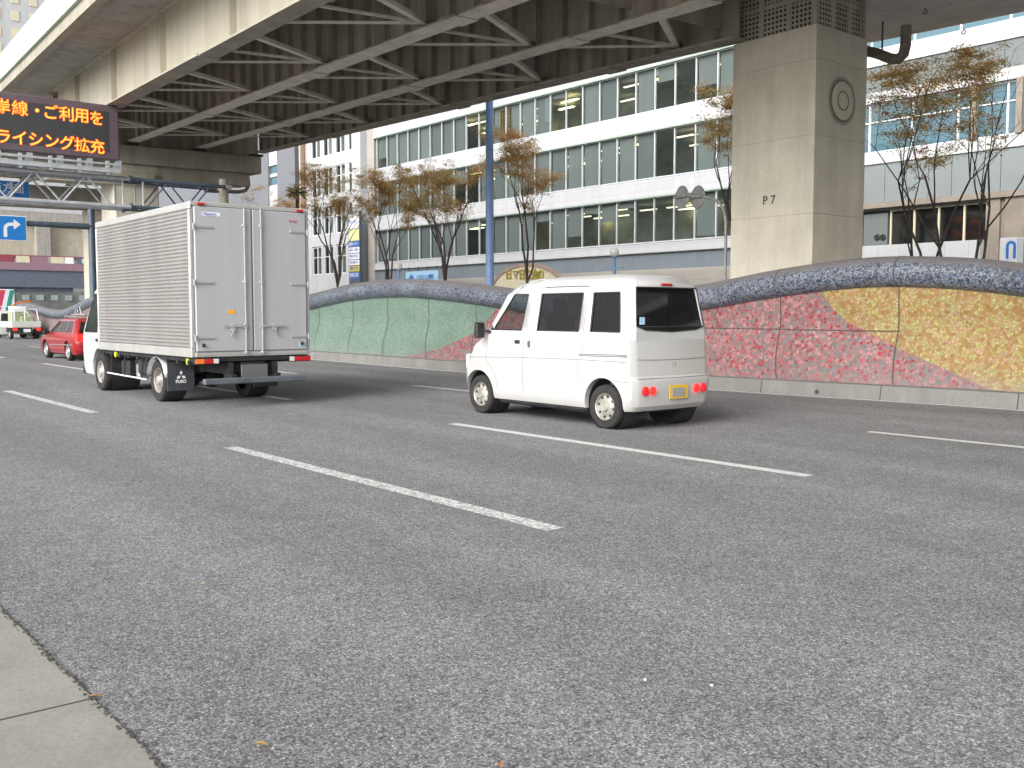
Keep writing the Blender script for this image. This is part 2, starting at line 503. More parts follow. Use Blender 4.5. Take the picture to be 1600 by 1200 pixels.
class MB:
    def __init__(s):
        s.v, s.f, s.m = [], [], []

    def add(s, vs, fs, m=0):
        o = len(s.v)
        s.v.extend(tuple(p) for p in vs)
        for f in fs:
            s.f.append([o + i for i in f])
            s.m.append(m)
        return s

    def hexa(s, p, m=0):
        """eight corners: bottom ring then top ring"""
        return s.add(p, [(3, 2, 1, 0), (4, 5, 6, 7), (0, 1, 5, 4), (1, 2, 6, 5), (2, 3, 7, 6), (3, 0, 4, 7)], m)

    def box(s, x0, x1, y0, y1, z0, z1, m=0):
        return s.hexa([(x0, y0, z0), (x1, y0, z0), (x1, y1, z0), (x0, y1, z0), (x0, y0, z1), (x1, y0, z1), (x1, y1, z1), (x0, y1, z1)], m)

    def cham(s, x0, x1, y0, y1, z0, z1, c=.02, m=0):
        """box with chamfered edges"""
        vs, idx = [], {}
        xs, ys, zs = (x0, x1), (y0, y1), (z0, z1)
        for i in (0, 1):
            for j in (0, 1):
                for k in (0, 1):
                    sx, sy, sz = (1, -1)[i], (1, -1)[j], (1, -1)[k]
                    for a, d in enumerate(((0, sy * c, sz * c), (sx * c, 0, sz * c), (sx * c, sy * c, 0))):
                        idx[i, j, k, a] = len(vs)
                        vs.append((xs[i] + d[0], ys[j] + d[1], zs[k] + d[2]))
        fs = []
        for i in (0, 1):
            q = [(i, 0, 0), (i, 1, 0), (i, 1, 1), (i, 0, 1)]
            fs.append([idx[(*t, 0)] for t in (q if i else q[::-1])])
            q = [(0, i, 0), (0, i, 1), (1, i, 1), (1, i, 0)]
            fs.append([idx[(*t, 1)] for t in (q if i else q[::-1])])
            q = [(0, 0, i), (1, 0, i), (1, 1, i), (0, 1, i)]
            fs.append([idx[(*t, 2)] for t in (q if i else q[::-1])])
        for i in (0, 1):
            for j in (0, 1):
                a = [(i, j, 0, 0), (i, j, 1, 0), (i, j, 1, 1), (i, j, 0, 1)]
                fs.append([idx[t] for t in (a if i != j else a[::-1])])
                a = [(i, 0, j, 0), (i, 1, j, 0), (i, 1, j, 2), (i, 0, j, 2)]
                fs.append([idx[t] for t in (a[::-1] if i != j else a)])
                a = [(0, i, j, 1), (1, i, j, 1), (1, i, j, 2), (0, i, j, 2)]
                fs.append([idx[t] for t in (a if i != j else a[::-1])])
                for k in (0, 1):
                    a = [(i, j, k, 0), (i, j, k, 1), (i, j, k, 2)]
                    fs.append([idx[t] for t in (a if (i + j + k) % 2 else a[::-1])])
        return s.add(vs, fs, m)

    def bar(s, p, q, w, h, m=0, up=(0, 0, 1)):
        p, q = Vector(p), Vector(q)
        d = (q - p).normalized()
        a = d.cross(Vector(up))
        if a.length < 1e-4:
            a = d.cross(Vector((1, 0, 0)))
        a.normalize()
        b = a.cross(d)
        a, b = a * w / 2, b * h / 2
        return s.hexa([p - a - b, p + a - b, q + a - b, q - a - b, p - a + b, p + a + b, q + a + b, q - a + b], m)

    def tube(s, pts, r, n=8, m=0, cap=True):
        pts = [Vector(p) for p in pts]
        if not isinstance(r, (list, tuple)):
            r = [r] * len(pts)
        rings, prev = [], None
        for i, p in enumerate(pts):
            d = (pts[min(i + 1, len(pts) - 1)] - pts[max(i - 1, 0)]).normalized()
            if prev is None:
                a = d.cross(Vector((0, 0, 1)))
                if a.length < .05:
                    a = d.cross(Vector((1, 0, 0)))
            else:
                a = prev - d * prev.dot(d)
            a.normalize()
            prev = a
            b = d.cross(a)
            rings.append([p + (a * math.cos(2 * PI * k / n) + b * math.sin(2 * PI * k / n)) * r[i] for k in range(n)])
        vs = [v for rg in rings for v in rg]
        fs = []
        for i in range(len(pts) - 1):
            for k in range(n):
                fs.append((i * n + k, i * n + (k + 1) % n, (i + 1) * n + (k + 1) % n, (i + 1) * n + k))
        if cap:
            fs.append(tuple(range(n))[::-1])
            fs.append(tuple((len(pts) - 1) * n + k for k in range(n)))
        return s.add(vs, fs, m)

    def lathe(s, prof, o, ax, n=28, m=0, ms=None):
        """prof: (radius, distance along axis)"""
        o, ax = Vector(o), Vector(ax).normalized()
        a = ax.cross(Vector((0, 0, 1)))
        if a.length < .05:
            a = ax.cross(Vector((1, 0, 0)))
        a.normalize()
        b = ax.cross(a)
        vs = [o + ax * t + (a * math.cos(2 * PI * k / n) + b * math.sin(2 * PI * k / n)) * r for r, t in prof for k in range(n)]
        base = len(s.v)
        s.v.extend(tuple(p) for p in vs)
        for i in range(len(prof) - 1):
            for k in range(n):
                s.f.append([base + i * n + k, base + i * n + (k + 1) % n, base + (i + 1) * n + (k + 1) % n, base + (i + 1) * n + k])
                s.m.append(ms[i] if ms else m)
        return s

    def prism(s, poly, fn, w0, w1, m=0):
        n = len(poly)
        vs = [fn(a, b, w0) for a, b in poly] + [fn(a, b, w1) for a, b in poly]
        fs = [tuple(range(n))[::-1], tuple(range(n, 2 * n))] + [(i, (i + 1) % n, n + (i + 1) % n, n + i) for i in range(n)]
        return s.add(vs, fs, m)

    def strip(s, rows, m=0, close=False):
        """rows of equal length: grid of quads"""
        n = len(rows[0])
        vs = [p for r in rows for p in r]
        fs = []
        for i in range(len(rows) - 1):
            for k in range(n if close else n - 1):
                fs.append((i * n + k, i * n + (k + 1) % n, (i + 1) * n + (k + 1) % n, (i + 1) * n + k))
        return s.add(vs, fs, m)

    def build(s, name, mats, parent=None, smooth=None, bevel=0.0, fix=True):
        me = bpy.data.meshes.new(name)
        me.from_pydata(s.v, [], s.f)
        if isinstance(mats, (str,)):
            mats = [mats]
        for k in mats:
            me.materials.append(M[k] if isinstance(k, str) else k)
        if len(mats) > 1:
            me.polygons.foreach_set('material_index', s.m)
        me.update()
        if fix:
            import bmesh
            bm = bmesh.new()
            bm.from_mesh(me)
            bmesh.ops.remove_doubles(bm, verts=bm.verts, dist=1e-5)
            bmesh.ops.recalc_face_normals(bm, faces=bm.faces)
            bm.to_mesh(me)
            bm.free()
        if smooth:
            me.polygons.foreach_set('use_smooth', [True] * len(me.polygons))
            me.set_sharp_from_angle(angle=R(smooth))
        o = bpy.data.objects.new(name, me)
        col.objects.link(o)
        if bevel:
            md = o.modifiers.new('bevel', 'BEVEL')
            md.width = bevel
            md.segments = 2
            md.limit_method = 'ANGLE'
            md.angle_limit = R(40)
        setpar(o, parent)
        return o


def setpar(o, parent):
    if parent is not None:
        o.parent = parent
        if parent.name in WORLD_ROOTS:
            o.matrix_parent_inverse = WORLD_ROOTS[parent.name]


def tag(o, label=None, cat=None, group=None, kind=None):
    if label:
        o['label'] = label
    if cat:
        o['category'] = cat
    if group:
        o['group'] = group
    if kind:
        o['kind'] = kind
    return o


def thing(name, loc, label, cat, group=None, rz=0.0, world=True):
    """an Empty at a thing's base; world=True means its parts are built in world coordinates"""
    e = bpy.data.objects.new(name, None)
    e.empty_display_size = .3
    e.location = loc
    e.rotation_euler = (0, 0, rz)
    col.objects.link(e)
    if world:
        WORLD_ROOTS[e.name] = (Matrix.Translation(Vector(loc)) @ Matrix.Rotation(rz, 4, 'Z')).inverted()
    return tag(e, label, cat, group)


def copy_tree(o, parent=None):
    c = o.copy()
    col.objects.link(c)
    if parent is not None:
        c.parent = parent
    for ch in list(o.children):
        copy_tree(ch, c)
    return c


def text(name, body, size, origin, xdir, updir, mats, parent=None, extrude=.004, bold=0.0, sx=1.0, align='LEFT', core=None):
    """lettering as a mesh, baseline start at origin, reading along xdir"""
    cu = bpy.data.curves.new(name, 'FONT')
    cu.body = body
    cu.size = size
    cu.extrude = extrude
    cu.offset = bold
    cu.align_x = align
    cu.resolution_u = 3
    tmp = bpy.data.objects.new(name + '_curve', cu)
    col.objects.link(tmp)
    dg = bpy.context.evaluated_depsgraph_get()
    me = bpy.data.meshes.new_from_object(tmp.evaluated_get(dg))
    bpy.data.objects.remove(tmp)
    bpy.data.curves.remove(cu)
    x, u = Vector(xdir).normalized(), Vector(updir).normalized()
    w = x.cross(u)
    mt = Matrix((x * sx, u, w)).transposed().to_4x4()
    mt.translation = Vector(origin)
    me.transform(mt)
    me.name = name
    me.materials.clear()
    me.materials.append(M[mats])
    o = bpy.data.objects.new(name, me)
    col.objects.link(o)
    setpar(o, parent)
    return o


def interp(x, ks):
    if x <= ks[0][0]:
        return ks[0][1]
    for (a, p), (b, q) in zip(ks, ks[1:]):
        if x <= b:
            t = (x - a) / (b - a)
            t = t * t * (3 - 2 * t)
            return p + (q - p) * t
    return ks[-1][1]


def lin(x, ks):
    if x <= ks[0][0]:
        return ks[0][1]
    for (a, p), (b, q) in zip(ks, ks[1:]):
        if x <= b:
            return p + (q - p) * (x - a) / (b - a)
    return ks[-1][1]


# ------------------------------------------------------------------ ground, roads
tag(MB().box(-600, 300, -300, 600, -.4, -.02).build('ground', ['paving']), kind='structure')
road = tag(MB().add([(-260, 1.07, 0), (90, 1.07, 0), (90, 15.6, 0), (-260, 15.6, 0)], [(0, 1, 2, 3)]).build('road', ['asphalt'], fix=False), kind='structure')
tag(MB().add([(-260, 22.6, 0), (90, 22.6, 0), (90, 34, 0), (-260, 34, 0)], [(0, 1, 2, 3)]).build('opposite_road', ['asphalt'], fix=False), kind='structure')
tag(MB().box(-260, 90, 34, 39.9, -.01, .15).build('opposite_pavement', ['paving']), kind='structure')
tag(MB().box(-260, 90, 15.7, 22.6, -.01, .12).build('planting_strip', ['soil']), kind='structure')

# gutter slabs and kerb on the near side (a joint every 3 m)
gut = tag(MB().box(-200, 60, .22, 1.07, -.01, .006).build('gutter', ['gutter']), kind='structure')
gj = MB()
x = -60 + .42
while x < 20:
    gj.box(x, x + .008, .22, 1.07, .004, .0085)
    x += 1.55
gj.build('gutter_joint', ['joint'], gut)
tag(MB().box(-200, 60, .04, .22, -.01, .15).build('near_kerb', ['kerb'], bevel=.015), kind='structure')
tag(MB().box(-200, 60, -30, .04, -.01, .13).build('pavement', ['paving']), kind='structure')

# asphalt edge crumbs along the gutter
random.seed(5)
cr = MB()
for i in range(1500):
    x = random.uniform(-14, -1)
    y = 1.072 + abs(random.gauss(0, .012)) * -1 + .006 * math.sin(x * 9) + .004
    r = random.uniform(.003, .011)
    a = random.uniform(0, PI)
    cr.add([(x + math.cos(a + k * PI / 2.5) * r * random.uniform(.6, 1.2), y + math.sin(a + k * PI / 2.5) * r * random.uniform(.5, 1), .0075 + .004 * (k % 2)) for k in range(5)], [(0, 1, 2, 3, 4)])
cr.build('asphalt_crumb', ['joint'], road, fix=False)


def dash(x0, x1, y, w, mat):
    MB().add([(x0, y - w / 2, .004), (x1, y - w / 2, .004), (x1, y + w / 2, .004), (x0, y + w / 2, .004)], [(0, 1, 2, 3)]).build('lane_marking', [mat], road, fix=False)


for k in range(-1, 12):
    dash(-10.1 - 9.97 * k, -4.88 - 9.97 * k, 4.33, .16, 'road_paint_worn')
    dash(-10.45 - 9.95 * k, -5.1 - 9.95 * k, 7.5, .15, 'road_paint')
    dash(-6.58 - 9.9 * k + (0 if k else 0), -6.58 + 4.9 - 9.9 * k, 10.88, .14, 'road_paint')
LINEK = [(-120, 14.55), (-45, 14.5), (-28.1, 14.55), (-19.4, 14.28), (-12.1, 14.58), (-7.0, 15.0), (-3, 15.1), (30, 15.1)]


def kerbY(x):
    return interp(x, LINEK)


rows = []
x = -120
while x <= 30:
    y = kerbY(x) - .02
    rows.append([(x, y - .06, .004), (x, y + .07, .004)])
    x += 1.0
MB().strip(rows).build('edge_line', ['road_paint'], road, fix=False)

# ------------------------------------------------------------------ mosaic median wall
WK = [(-120, 2.1), (-84, 2.0), (-74, 2.25), (-66, 2.15), (-57.5, 1.62), (-51, 2.3), (-44, 2.0), (-38, 2.35), (-33, 1.86), (-29.3, 2.03), (-26.3, 2.31), (-23.5, 2.38), (-21, 2.25), (-19.4, 2.11),
      (-16.2, 1.80), (-13, 1.99), (-11.4, 2.20), (-10.1, 2.34), (-9.1, 2.385), (-7.8, 2.31), (-6.8, 2.17), (-3.5, 1.75), (1, 2.3), (8, 1.9), (30, 2.2)]


def catmull(x, ks):
    n = len(ks)
    for i in range(n - 1):
        if x <= ks[i + 1][0] or i == n - 2:
            p0 = ks[max(i - 1, 0)]
            p1, p2 = ks[i], ks[i + 1]
            p3 = ks[min(i + 2, n - 1)]
            t = (x - p1[0]) / (p2[0] - p1[0])
            m1 = (p2[1] - p0[1]) / max(1e-6, p2[0] - p0[0]) * (p2[0] - p1[0])
            m2 = (p3[1] - p1[1]) / max(1e-6, p3[0] - p1[0]) * (p2[0] - p1[0])
            return (2 * t**3 - 3 * t**2 + 1) * p1[1] + (t**3 - 2 * t**2 + t) * m1 + (-2 * t**3 + 3 * t**2) * p2[1] + (t**3 - t**2) * m2


def wtop(x):
    return catmull(x, WK)


ROLL = .27


def wy(x, z):
    """front face of the wall: leans in above, flares to the kerb at the foot"""
    t = max(0, min(1, (z - .25) / 1.25))
    return kerbY(x) + .42 + .26 * math.sin(t * PI / 2) - .03 * math.sin(t * PI * 2)


wall = thing('mosaic_wall', (-20, 15.1, 0), 'wavy median wall of coloured mosaic tile under a fat blue-grey tiled roll', 'wall')


def zmid(x):
    return wtop(x) - ROLL - .15


def panel(name, mat, x0, x1, lo, hi, nz=12):
    n = max(2, int((x1 - x0) / .25))
    rows_ = []
    for i in range(n + 1):
        x = x0 + (x1 - x0) * i / n
        a, b = lo(x), hi(x)
        rows_.append([(x, wy(x, a + (b - a) * k / nz), a + (b - a) * k / nz) for k in range(nz + 1)])
    return MB().strip(rows_).build(name, [mat], wall, smooth=60, fix=False)


base = lambda x: .24
top = zmid
# boundary curves between the colours
gr = [onY(640, 555, 14.95), onY(700, 545, 15.05), onY(750, 520, 15.1), onY(790, 484, 15.2)]
GR = [(gr[0].x, .24), (gr[1].x, gr[1].z), (gr[2].x, gr[2].z), (gr[3].x, gr[3].z + .05), (-17.6, 1.9), (-17.0, 2.3)]
ry = [onY(1262, 452, 15.3), onY(1302, 497, 15.25), onY(1390, 546, 15.15), onY(1460, 578, 15.1), onY(1530, 607, 15.0)]
RY = [(ry[0].x, 2.1), (ry[1].x, ry[1].z), (ry[2].x, ry[2].z), (ry[3].x, ry[3].z), (ry[4].x, .24)]
bg_ = lambda x: max(.24, min(top(x), lin(x, GR)))
br_ = lambda x: max(.24, min(top(x), lin(x, RY)))
panel('green_mosaic_panel', 'green_mosaic', -33, gr[0].x, base, top)
panel('green_mosaic_panel', 'green_mosaic', gr[0].x, -17.3, bg_, top)
panel('red_mosaic_panel', 'red_mosaic', gr[0].x, -17.3, base, bg_)
panel('red_mosaic_panel', 'red_mosaic', -17.3, ry[0].x - .05, base, top)
panel('red_mosaic_panel', 'red_mosaic', ry[0].x - .05, ry[4].x, base, br_)
panel('yellow_mosaic_panel', 'yellow_mosaic', ry[0].x - .05, ry[4].x, br_, top)
panel('yellow_mosaic_panel', 'yellow_mosaic', ry[4].x, 6, base, top)
panel('pink_mosaic_panel', 'pink_mosaic', -110, -33, base, top)
panel('green_mosaic_panel', 'green_mosaic', 6, 28, base, top)
# roll on top
n = 14
rows = []
x = -110
while x <= 28:
    zc = wtop(x) - ROLL
    yc = kerbY(x) + .78
    ring = []
    for k in range(n):
        a = 2 * PI * k / n
        ring.append((x, yc + math.cos(a) * ROLL * 1.15, zc + math.sin(a) * ROLL))
    rows.append(ring)
    x += .3
MB().strip(rows, close=True).build('coping_roll', ['tube'], wall, smooth=80, fix=False)
# back of the wall
rows = []
x = -110
while x <= 28:
    rows.append([(x, kerbY(x) + 1.0, 0), (x, kerbY(x) + 1.0, wtop(x) - .35)])
    x += 1
MB().strip(rows).build('rear_face', ['kerb'], wall, fix=False)
# joints
jt = MB()
for u_top, u_bot in ((499.5, 492), (554, 545), (612, 603), (681, 677), (758, 752), (1217, 1208), (1390, 1378), (1598, 1590)):
    a = onY(u_top, 470, 15.25).x
    b = onY(u_bot, 590, 14.95).x
    pts = []
    for k in range(13):
        t = k / 12
        z = .25 + (top(a) - .25) * t
        x = a + (b - a) * max(0, (.45 - t) / .45) ** 1.5
        pts.append((x, z))
    w = .010
    jt.strip([[(x - w, wy(x, z) - .010, z), (x + w, wy(x, z) - .010, z)] for x, z in pts])
    zc, yc = wtop(a) - ROLL, kerbY(a) + .78
    jt.strip([[(a - w, yc - math.cos(q) * (ROLL * 1.15 + .003), zc + math.sin(q) * (ROLL + .003)), (a + w, yc - math.cos(q) * (ROLL * 1.15 + .003), zc + math.sin(q) * (ROLL + .003))] for q in [R(-60 + 15 * i) for i in range(13)]])
hz = [onY(1110, 512, 15.2), onY(1390, 518, 15.2)]
pts = [(hz[0].x - 1.5 + (hz[1].x - hz[0].x + 1.5) * k / 10, hz[0].z + (hz[1].z - hz[0].z) * k / 10) for k in range(11)]
jt.strip([[(x, wy(x, z) - .016, z - .008), (x, wy(x, z + .016) - .016, z + .008)] for x, z in pts])
jt.build('expansion_joint', ['joint'], wall, fix=False)
# kerb below the wall: segments with open joints
kb = MB()
xs = [-110 + 2.6 * i for i in range(60)]
KJ = [onY(u, 575, 14.7).x for u in (533, 592, 660)] + [onY(u, 600, 14.75).x for u in (1190, 1363, 1573)]
x = -110
cuts = sorted(set([round(v, 2) for v in KJ] + [-110 + 3.1 * i for i in range(27)] + [-18.0, -15.2, -5.2, -2, 1, 4, 8, 12, 16, 20, 24, 28]))
cuts = [c for i, c in enumerate(cuts) if i == 0 or c - cuts[i - 1] > .5]
for a, b in zip(cuts, cuts[1:]):
    m_ = max(1, int((b - a) / .8))
    pa = [a + .008 + (b - a - .016) * i / m_ for i in range(m_ + 1)]
    for p, q in zip(pa, pa[1:]):
        yp, yq = kerbY(p), kerbY(q)
        kb.hexa([(p, yp + .10, 0), (q, yq + .10, 0), (q, yq + .75, 0), (p, yp + .75, 0), (p, yp + .14, .235), (q, yq + .14, .235), (q, yq + .75, .25), (p, yp + .75, .25)])
kb.build('wall_kerb', ['kerb'], wall)
hp = onY(1276, 612, kerbY(-10) + .10)
MB().lathe([(0, 0), (.035, 0), (.035, .02)], (hp.x, hp.y - .012, hp.z), (0, 1, 0), 14).build('drain_hole', ['joint'], wall, fix=False)

# ------------------------------------------------------------------ elevated expressway
K = 1.1
DP = EYE + (Vector((-13.54, 17, 7.04)) - EYE) * K
_d = ray(-265, 398)
DS = Vector((_d.x, _d.y, 0)).normalized()
DN = Vector((DS.y, -DS.x, 0))
if DN.y > 0:
    DN = -DN
SLP = _d.z / math.hypot(_d.x, _d.y)


def D(s, n_, dz):
    p = DP + DS * s + DN * n_
    return Vector((p.x, p.y, DP.z + s * SLP + dz))


def dbox(mb, s0, s1, n0, n1, z0, z1, m=0):
    return mb.hexa([D(s0, n0, z0), D(s1, n0, z0), D(s1, n1, z0), D(s0, n1, z0), D(s0, n0, z1), D(s1, n0, z1), D(s1, n1, z1), D(s0, n1, z1)], m)


deck = thing('elevated_expressway', (DP.x, DP.y, 0), 'elevated expressway of steel girders crossing over the road above the truck', 'overpass')
GN = [.17, 2.92, 5.95, 9.02]
GH = 1.85
SPANS = [(-.05, 30.4), (31.6, 62.0)]
for si, (s0, s1) in enumerate(SPANS):
    for gi, g in enumerate(GN):
        mb = MB()
        s0 = SPANS[si][0] - ((2.1 if gi else .2) if si == 0 else 0)
        dbox(mb, s0, s1, g - .011, g + .011, .04, GH)                    # web
        # bottom flange: built of plates, thicker near the splices
        segs = [(s0, s0 + 4.2, .25), (s0 + 4.2, s0 + 4.9, .29), (s0 + 4.9, s0 + 12, .26), (s0 + 12, s0 + 12.7, .31), (s0 + 12.7, s0 + 22, .28), (s0 + 22, s0 + 22.7, .31), (s0 + 22.7, s1, .25)]
        for a, b, w in segs:
            dbox(mb, a, b, g - w, g + w, 0 - (.022 if b - a < 1 else 0), .042)
        dbox(mb, s0, s1, g - .2, g + .2, GH - .03, GH + .01)
        # stiffeners
        s = s0 + .6
        k = 0
        while s < s1:
            w = .17
            if gi == 3:
                dbox(mb, s, s + .014, g - w, g - .011, .04, GH - .05)
                if k % 6 == 3:
                    dbox(mb, s, s + .02, g + .011, g + .19, .04, GH - .03)
            else:
                dbox(mb, s, s + .014, g + .011, g + w, .04, GH - .05)
                if k % 5 == 0:
                    dbox(mb, s, s + .02, g - w, g - .011, .04, GH - .03)
            s += 1.02
            k += 1
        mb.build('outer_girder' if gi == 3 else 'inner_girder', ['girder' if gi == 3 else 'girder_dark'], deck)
        # lower face of flange is a thin plate, paler on the middle girders
        fl = MB()
        for a, b, w in segs:
            dz = (.022 if b - a < 1 else 0)
            dbox(fl, a, b, g - w, g + w, -dz - .006, -dz - .001)
        fl.build('bottom_flange', ['flange' if gi in (1, 2) else 'girder_dark' if gi == 0 else 'beam'], deck)
    s0 = SPANS[si][0]
    # end cross girders
    for q0 in (s1 + .75 if si == 0 else s1 - .3, s0 + .3):
        mb = MB()
        dbox(mb, q0, q0 + .04, GN[0] - .2, GN[3], -.13 if q0 > s1 else .3, GH)
        mb.build('end_diaphragm', ['girder_dark'], deck)
    # lateral bracing
    for bay, off in ((2, 3.7), (1, 3.9), (0, 1.7)):
        n1, n0 = GN[bay + 1], GN[bay]
        s = s0 + off
        while s < s1 - 2.2:
            lb = MB()
            nd = D(s, n0 + .12, .16)
            lb.bar(D(s, n1 - .1, .10), nd, .055, .06)
            lb.bar(D(s + 2.0, n1 - .1, .10), nd, .07, .05)
            lb.bar(D(s - 2.15, n1 - .1, .10), nd, .15, .10)
            # cross frame above
            MB().bar(D(s, n1 - .05, GH - .15), D(s, n0 + .05, GH - .15), .1, .1).build('cross_strut', ['girder_dark'], deck)
            lb.hexa([nd + Vector((0, 0, -.012)) + DS * a + DN * b for a, b in ((-.28, -.12), (.28, -.12), (.2, .16), (-.2, .16))] + [nd + DS * a + DN * b for a, b in ((-.28, -.12), (.28, -.12), (.2, .16), (-.2, .16))], 1)
            s += 5.6
            lb.build('lateral_bracing', ['flange', 'girder_dark'], deck)
    mb = MB()
    dbox(mb, s0 - .4, s1 + .75, -2.1, 10.75, GH + .01, GH + .24)
    mb.build('deck_slab', ['slab'], deck)
    # haunches over the outer girder, brackets of the cantilever
    mb = MB()
    dbox(mb, s0 - .4, s1 + .75, 10.75, 11.05, GH - .10, GH + .45)
    mb.build('edge_beam', ['beam'], deck)
    mb = MB()
    dbox(mb, s0 - .4, s1 + .75, 11.05, 11.16, GH + .28, GH + .33)
    mb.build('drip_trim', ['green_edge'], deck)
    mb = MB()
    s = s0 - .4
    while s < s1 + .6:
        e = min(s + 4.0, s1 + .6)
        dbox(mb, s + .012, e - .012, 11.05, 11.11, GH + .34, GH + 1.35)
        s = e
    mb.build('parapet_panel', ['parapet'], deck)
    mb = MB()
    dbox(mb, s0 - .4, s1 + .6, -2.3, -2.1, GH, GH + 1.5)
    mb.build('far_parapet', ['parapet'], deck)
# concrete span past the pillar (to the right)
mb = MB()
dbox(mb, -42, .62, -5.72, 11.0, .95, 1.84)
mb.build('concrete_span', ['soffit'], deck)
mb = MB()
dbox(mb, -42, -.5, -5.95, -5.72, 1.2, 3.0)
dbox(mb, -42, -.5, 11.0, 11.2, 1.2, 3.0)
mb.build('parapet_panel', ['parapet'], deck)
# hanger eyes under the concrete span
for u, v in ((1506, 42), (1446, 8)):
    hg = MB()
    p = onX(u, v, -10)
    d = ray(u, v)
    t = (DP.z + .9 - CAMH) / d.z
    p = EYE + d * t
    sN = (p - DP).dot(DS)
    zz = DP.z + sN * SLP + .95
    p.z = zz
    hg.tube([p + Vector((.05 * math.cos(a), 0, -.09 + .05 * math.sin(a))) for a in [2 * PI * k / 12 for k in range(13)]], .012, 6)
    hg.tube([p, p + Vector((0, 0, -.05))], .014, 6)
    hg.build('lifting_eye', ['steel_dark'], deck)

# pillar P7
pier = thing('bridge_pillar', (-13.9, 19.7, 0), 'square concrete bridge pillar marked P7 rising behind the mosaic wall', 'pillar')
PX0, PX1, PY0, PY1 = -14.97, -12.76, 18.70, 20.66
shaft = MB()
zs = [0, 1.9, 3.57, 5.25, 6.86, 7.57]
for a, b in zip(zs, zs[1:]):
    shaft.cham(PX0, PX1, PY0, PY1, a + .004, b - .004, .012)
shaft.box(PX0 + .012, PX1 - .012, PY0 + .012, PY1 - .012, 0, 7.5)
shaft.build('shaft', ['pillar'], pier)
# perforated screens around the bearings
MB().box(PX0 + .005, PX1 - .12, PY0 + .12, PY1 - .12, 7.5, 8.75).build('bearing_block', ['joint'], pier)
for face in range(2):
    mb = MB()
    if face == 0:
        W_ = PX1 - PX0 - .1
        P_ = lambda a, z, w: (PX0 + .05 + a, PY0 + .05 + w, z)
    else:
        W_ = PY1 - PY0 - .1
        P_ = lambda a, z, w: (PX1 - .05 - w, PY0 + .05 + a, z)

    def sb(a0, a1, z0, z1, w0, w1):
        mb.hexa([P_(a0, z0, w0), P_(a1, z0, w0), P_(a1, z0, w1), P_(a0, z0, w1), P_(a0, z1, w0), P_(a1, z1, w0), P_(a1, z1, w1), P_(a0, z1, w1)])
    z0, z1 = 7.57, 8.72
    npan = 3
    pw = W_ / npan
    for k in range(npan + 1):
        c = min(max(k * pw, .035), W_ - .035)
        sb(c - .05, c + .05, z0, z1, -.012, .03)
    for k in range(1, int(W_ / .105)):
        sb(k * .105 - .022, k * .105 + .022, z0, z1, 0, .012)
    z = z0
    while z < z1:
        big = int((z - z0) / .105 + .5) % 7 == 6
        sb(0, W_, z - (.05 if big else .022), z + (.05 if big else .022), -.006, .011)
        z += .105
    mb.build('perforated_screen', ['beam' if face == 0 else 'girder_dark'], pier)  # side face takes another tone for the shadow it stands in
cc = onX(1316, 158, PX1)
MB().lathe([(.0, .03), (.185, .03), (.19, .012), (.212, .012), (.217, .03), (.38, .032), (.415, .022), (.43, .004), (.47, .003), (.53, .002)], (cc.x, cc.y, cc.z), (1, 0, 0), 48, ms=[0, 1, 1, 1, 0, 0, 1, 1, 2]).build('round_boss', ['pillar', 'pipe', 'boss_ring'], pier, smooth=40)
p7 = onY(1191.5, 320, PY0)
text('painted_number', 'P 7', .27, (p7.x, PY0 - .004, p7.z), (1, 0, 0), (0, 0, 1), 'joint', pier, .001, .004)
# drain pipe from the span into the pillar
PQ = 21.6
pp = [onY(1330, 74, PQ), onY(1372, 84, PQ), onY(1392, 92, PQ), onY(1404, 92, PQ), onY(1412, 84, PQ), onY(1415, 70, PQ), onY(1416, 40, PQ)]
drain = MB().tube(pp, .12, 14).build('drain_pipe', ['pipe'], None, smooth=50)
tag(drain, 'brown drain pipe elbow dropping from the concrete span beside the P7 pillar', 'pipe')
st_ = MB()
q = onY(1378, 88, PQ)
st_.bar((q.x, q.y, q.z), (q.x, q.y, q.z + .8), .03, .03)
st_.build('pipe_hanger', ['steel_dark'], drain)

# far pier P6: crossbeam and column
pier6 = thing('bridge_pier', tuple(D(32, 5.7, -8))[:2] + (0,), 'far concrete pier with a wide crossbeam carrying the girder ends beyond the truck', 'pier')
cbm = MB()
dbox(cbm, 30.6, 32.9, .0, 12.2, -.96, -.14)
cbm.build('crossbeam', ['beam'], pier6, bevel=.05)
mb = MB()
dbox(mb, 31.0, 32.6, .5, 10.0, -1.55, -.97)
dbox(mb, 30.75, 32.7, 5.0, 9.5, -1.9, -1.3)
mb.build('haunch', ['beam'], pier6)
mb = MB()
p, q = D(31.0, 4.75, 0), D(32.8, 6.9, 0)
zt = D(32, 5, -1.0).z
mb.cham(min(p.x, q.x), max(p.x, q.x), min(p.y, q.y), max(p.y, q.y), 0, zt, .05)
mb.build('column', ['pillar'], pier6)
for g in GN:
    for q0 in (30.65, 32.0):
        mb = MB()
        dbox(mb, q0, q0 + .6, g - .28, g + .28, -.14, -.03)
        mb.build('bearing', ['joint'], pier6)
pts = [D(31.2, .5, -1.0), D(31.2, .45, -1.5), D(31.2, .6, -1.75), D(31.2, .95, -1.85), D(31.2, 2.6, -1.9)]
MB().tube(pts, .09, 10).build('drain_pipe', ['pipe'], pier6, smooth=50)

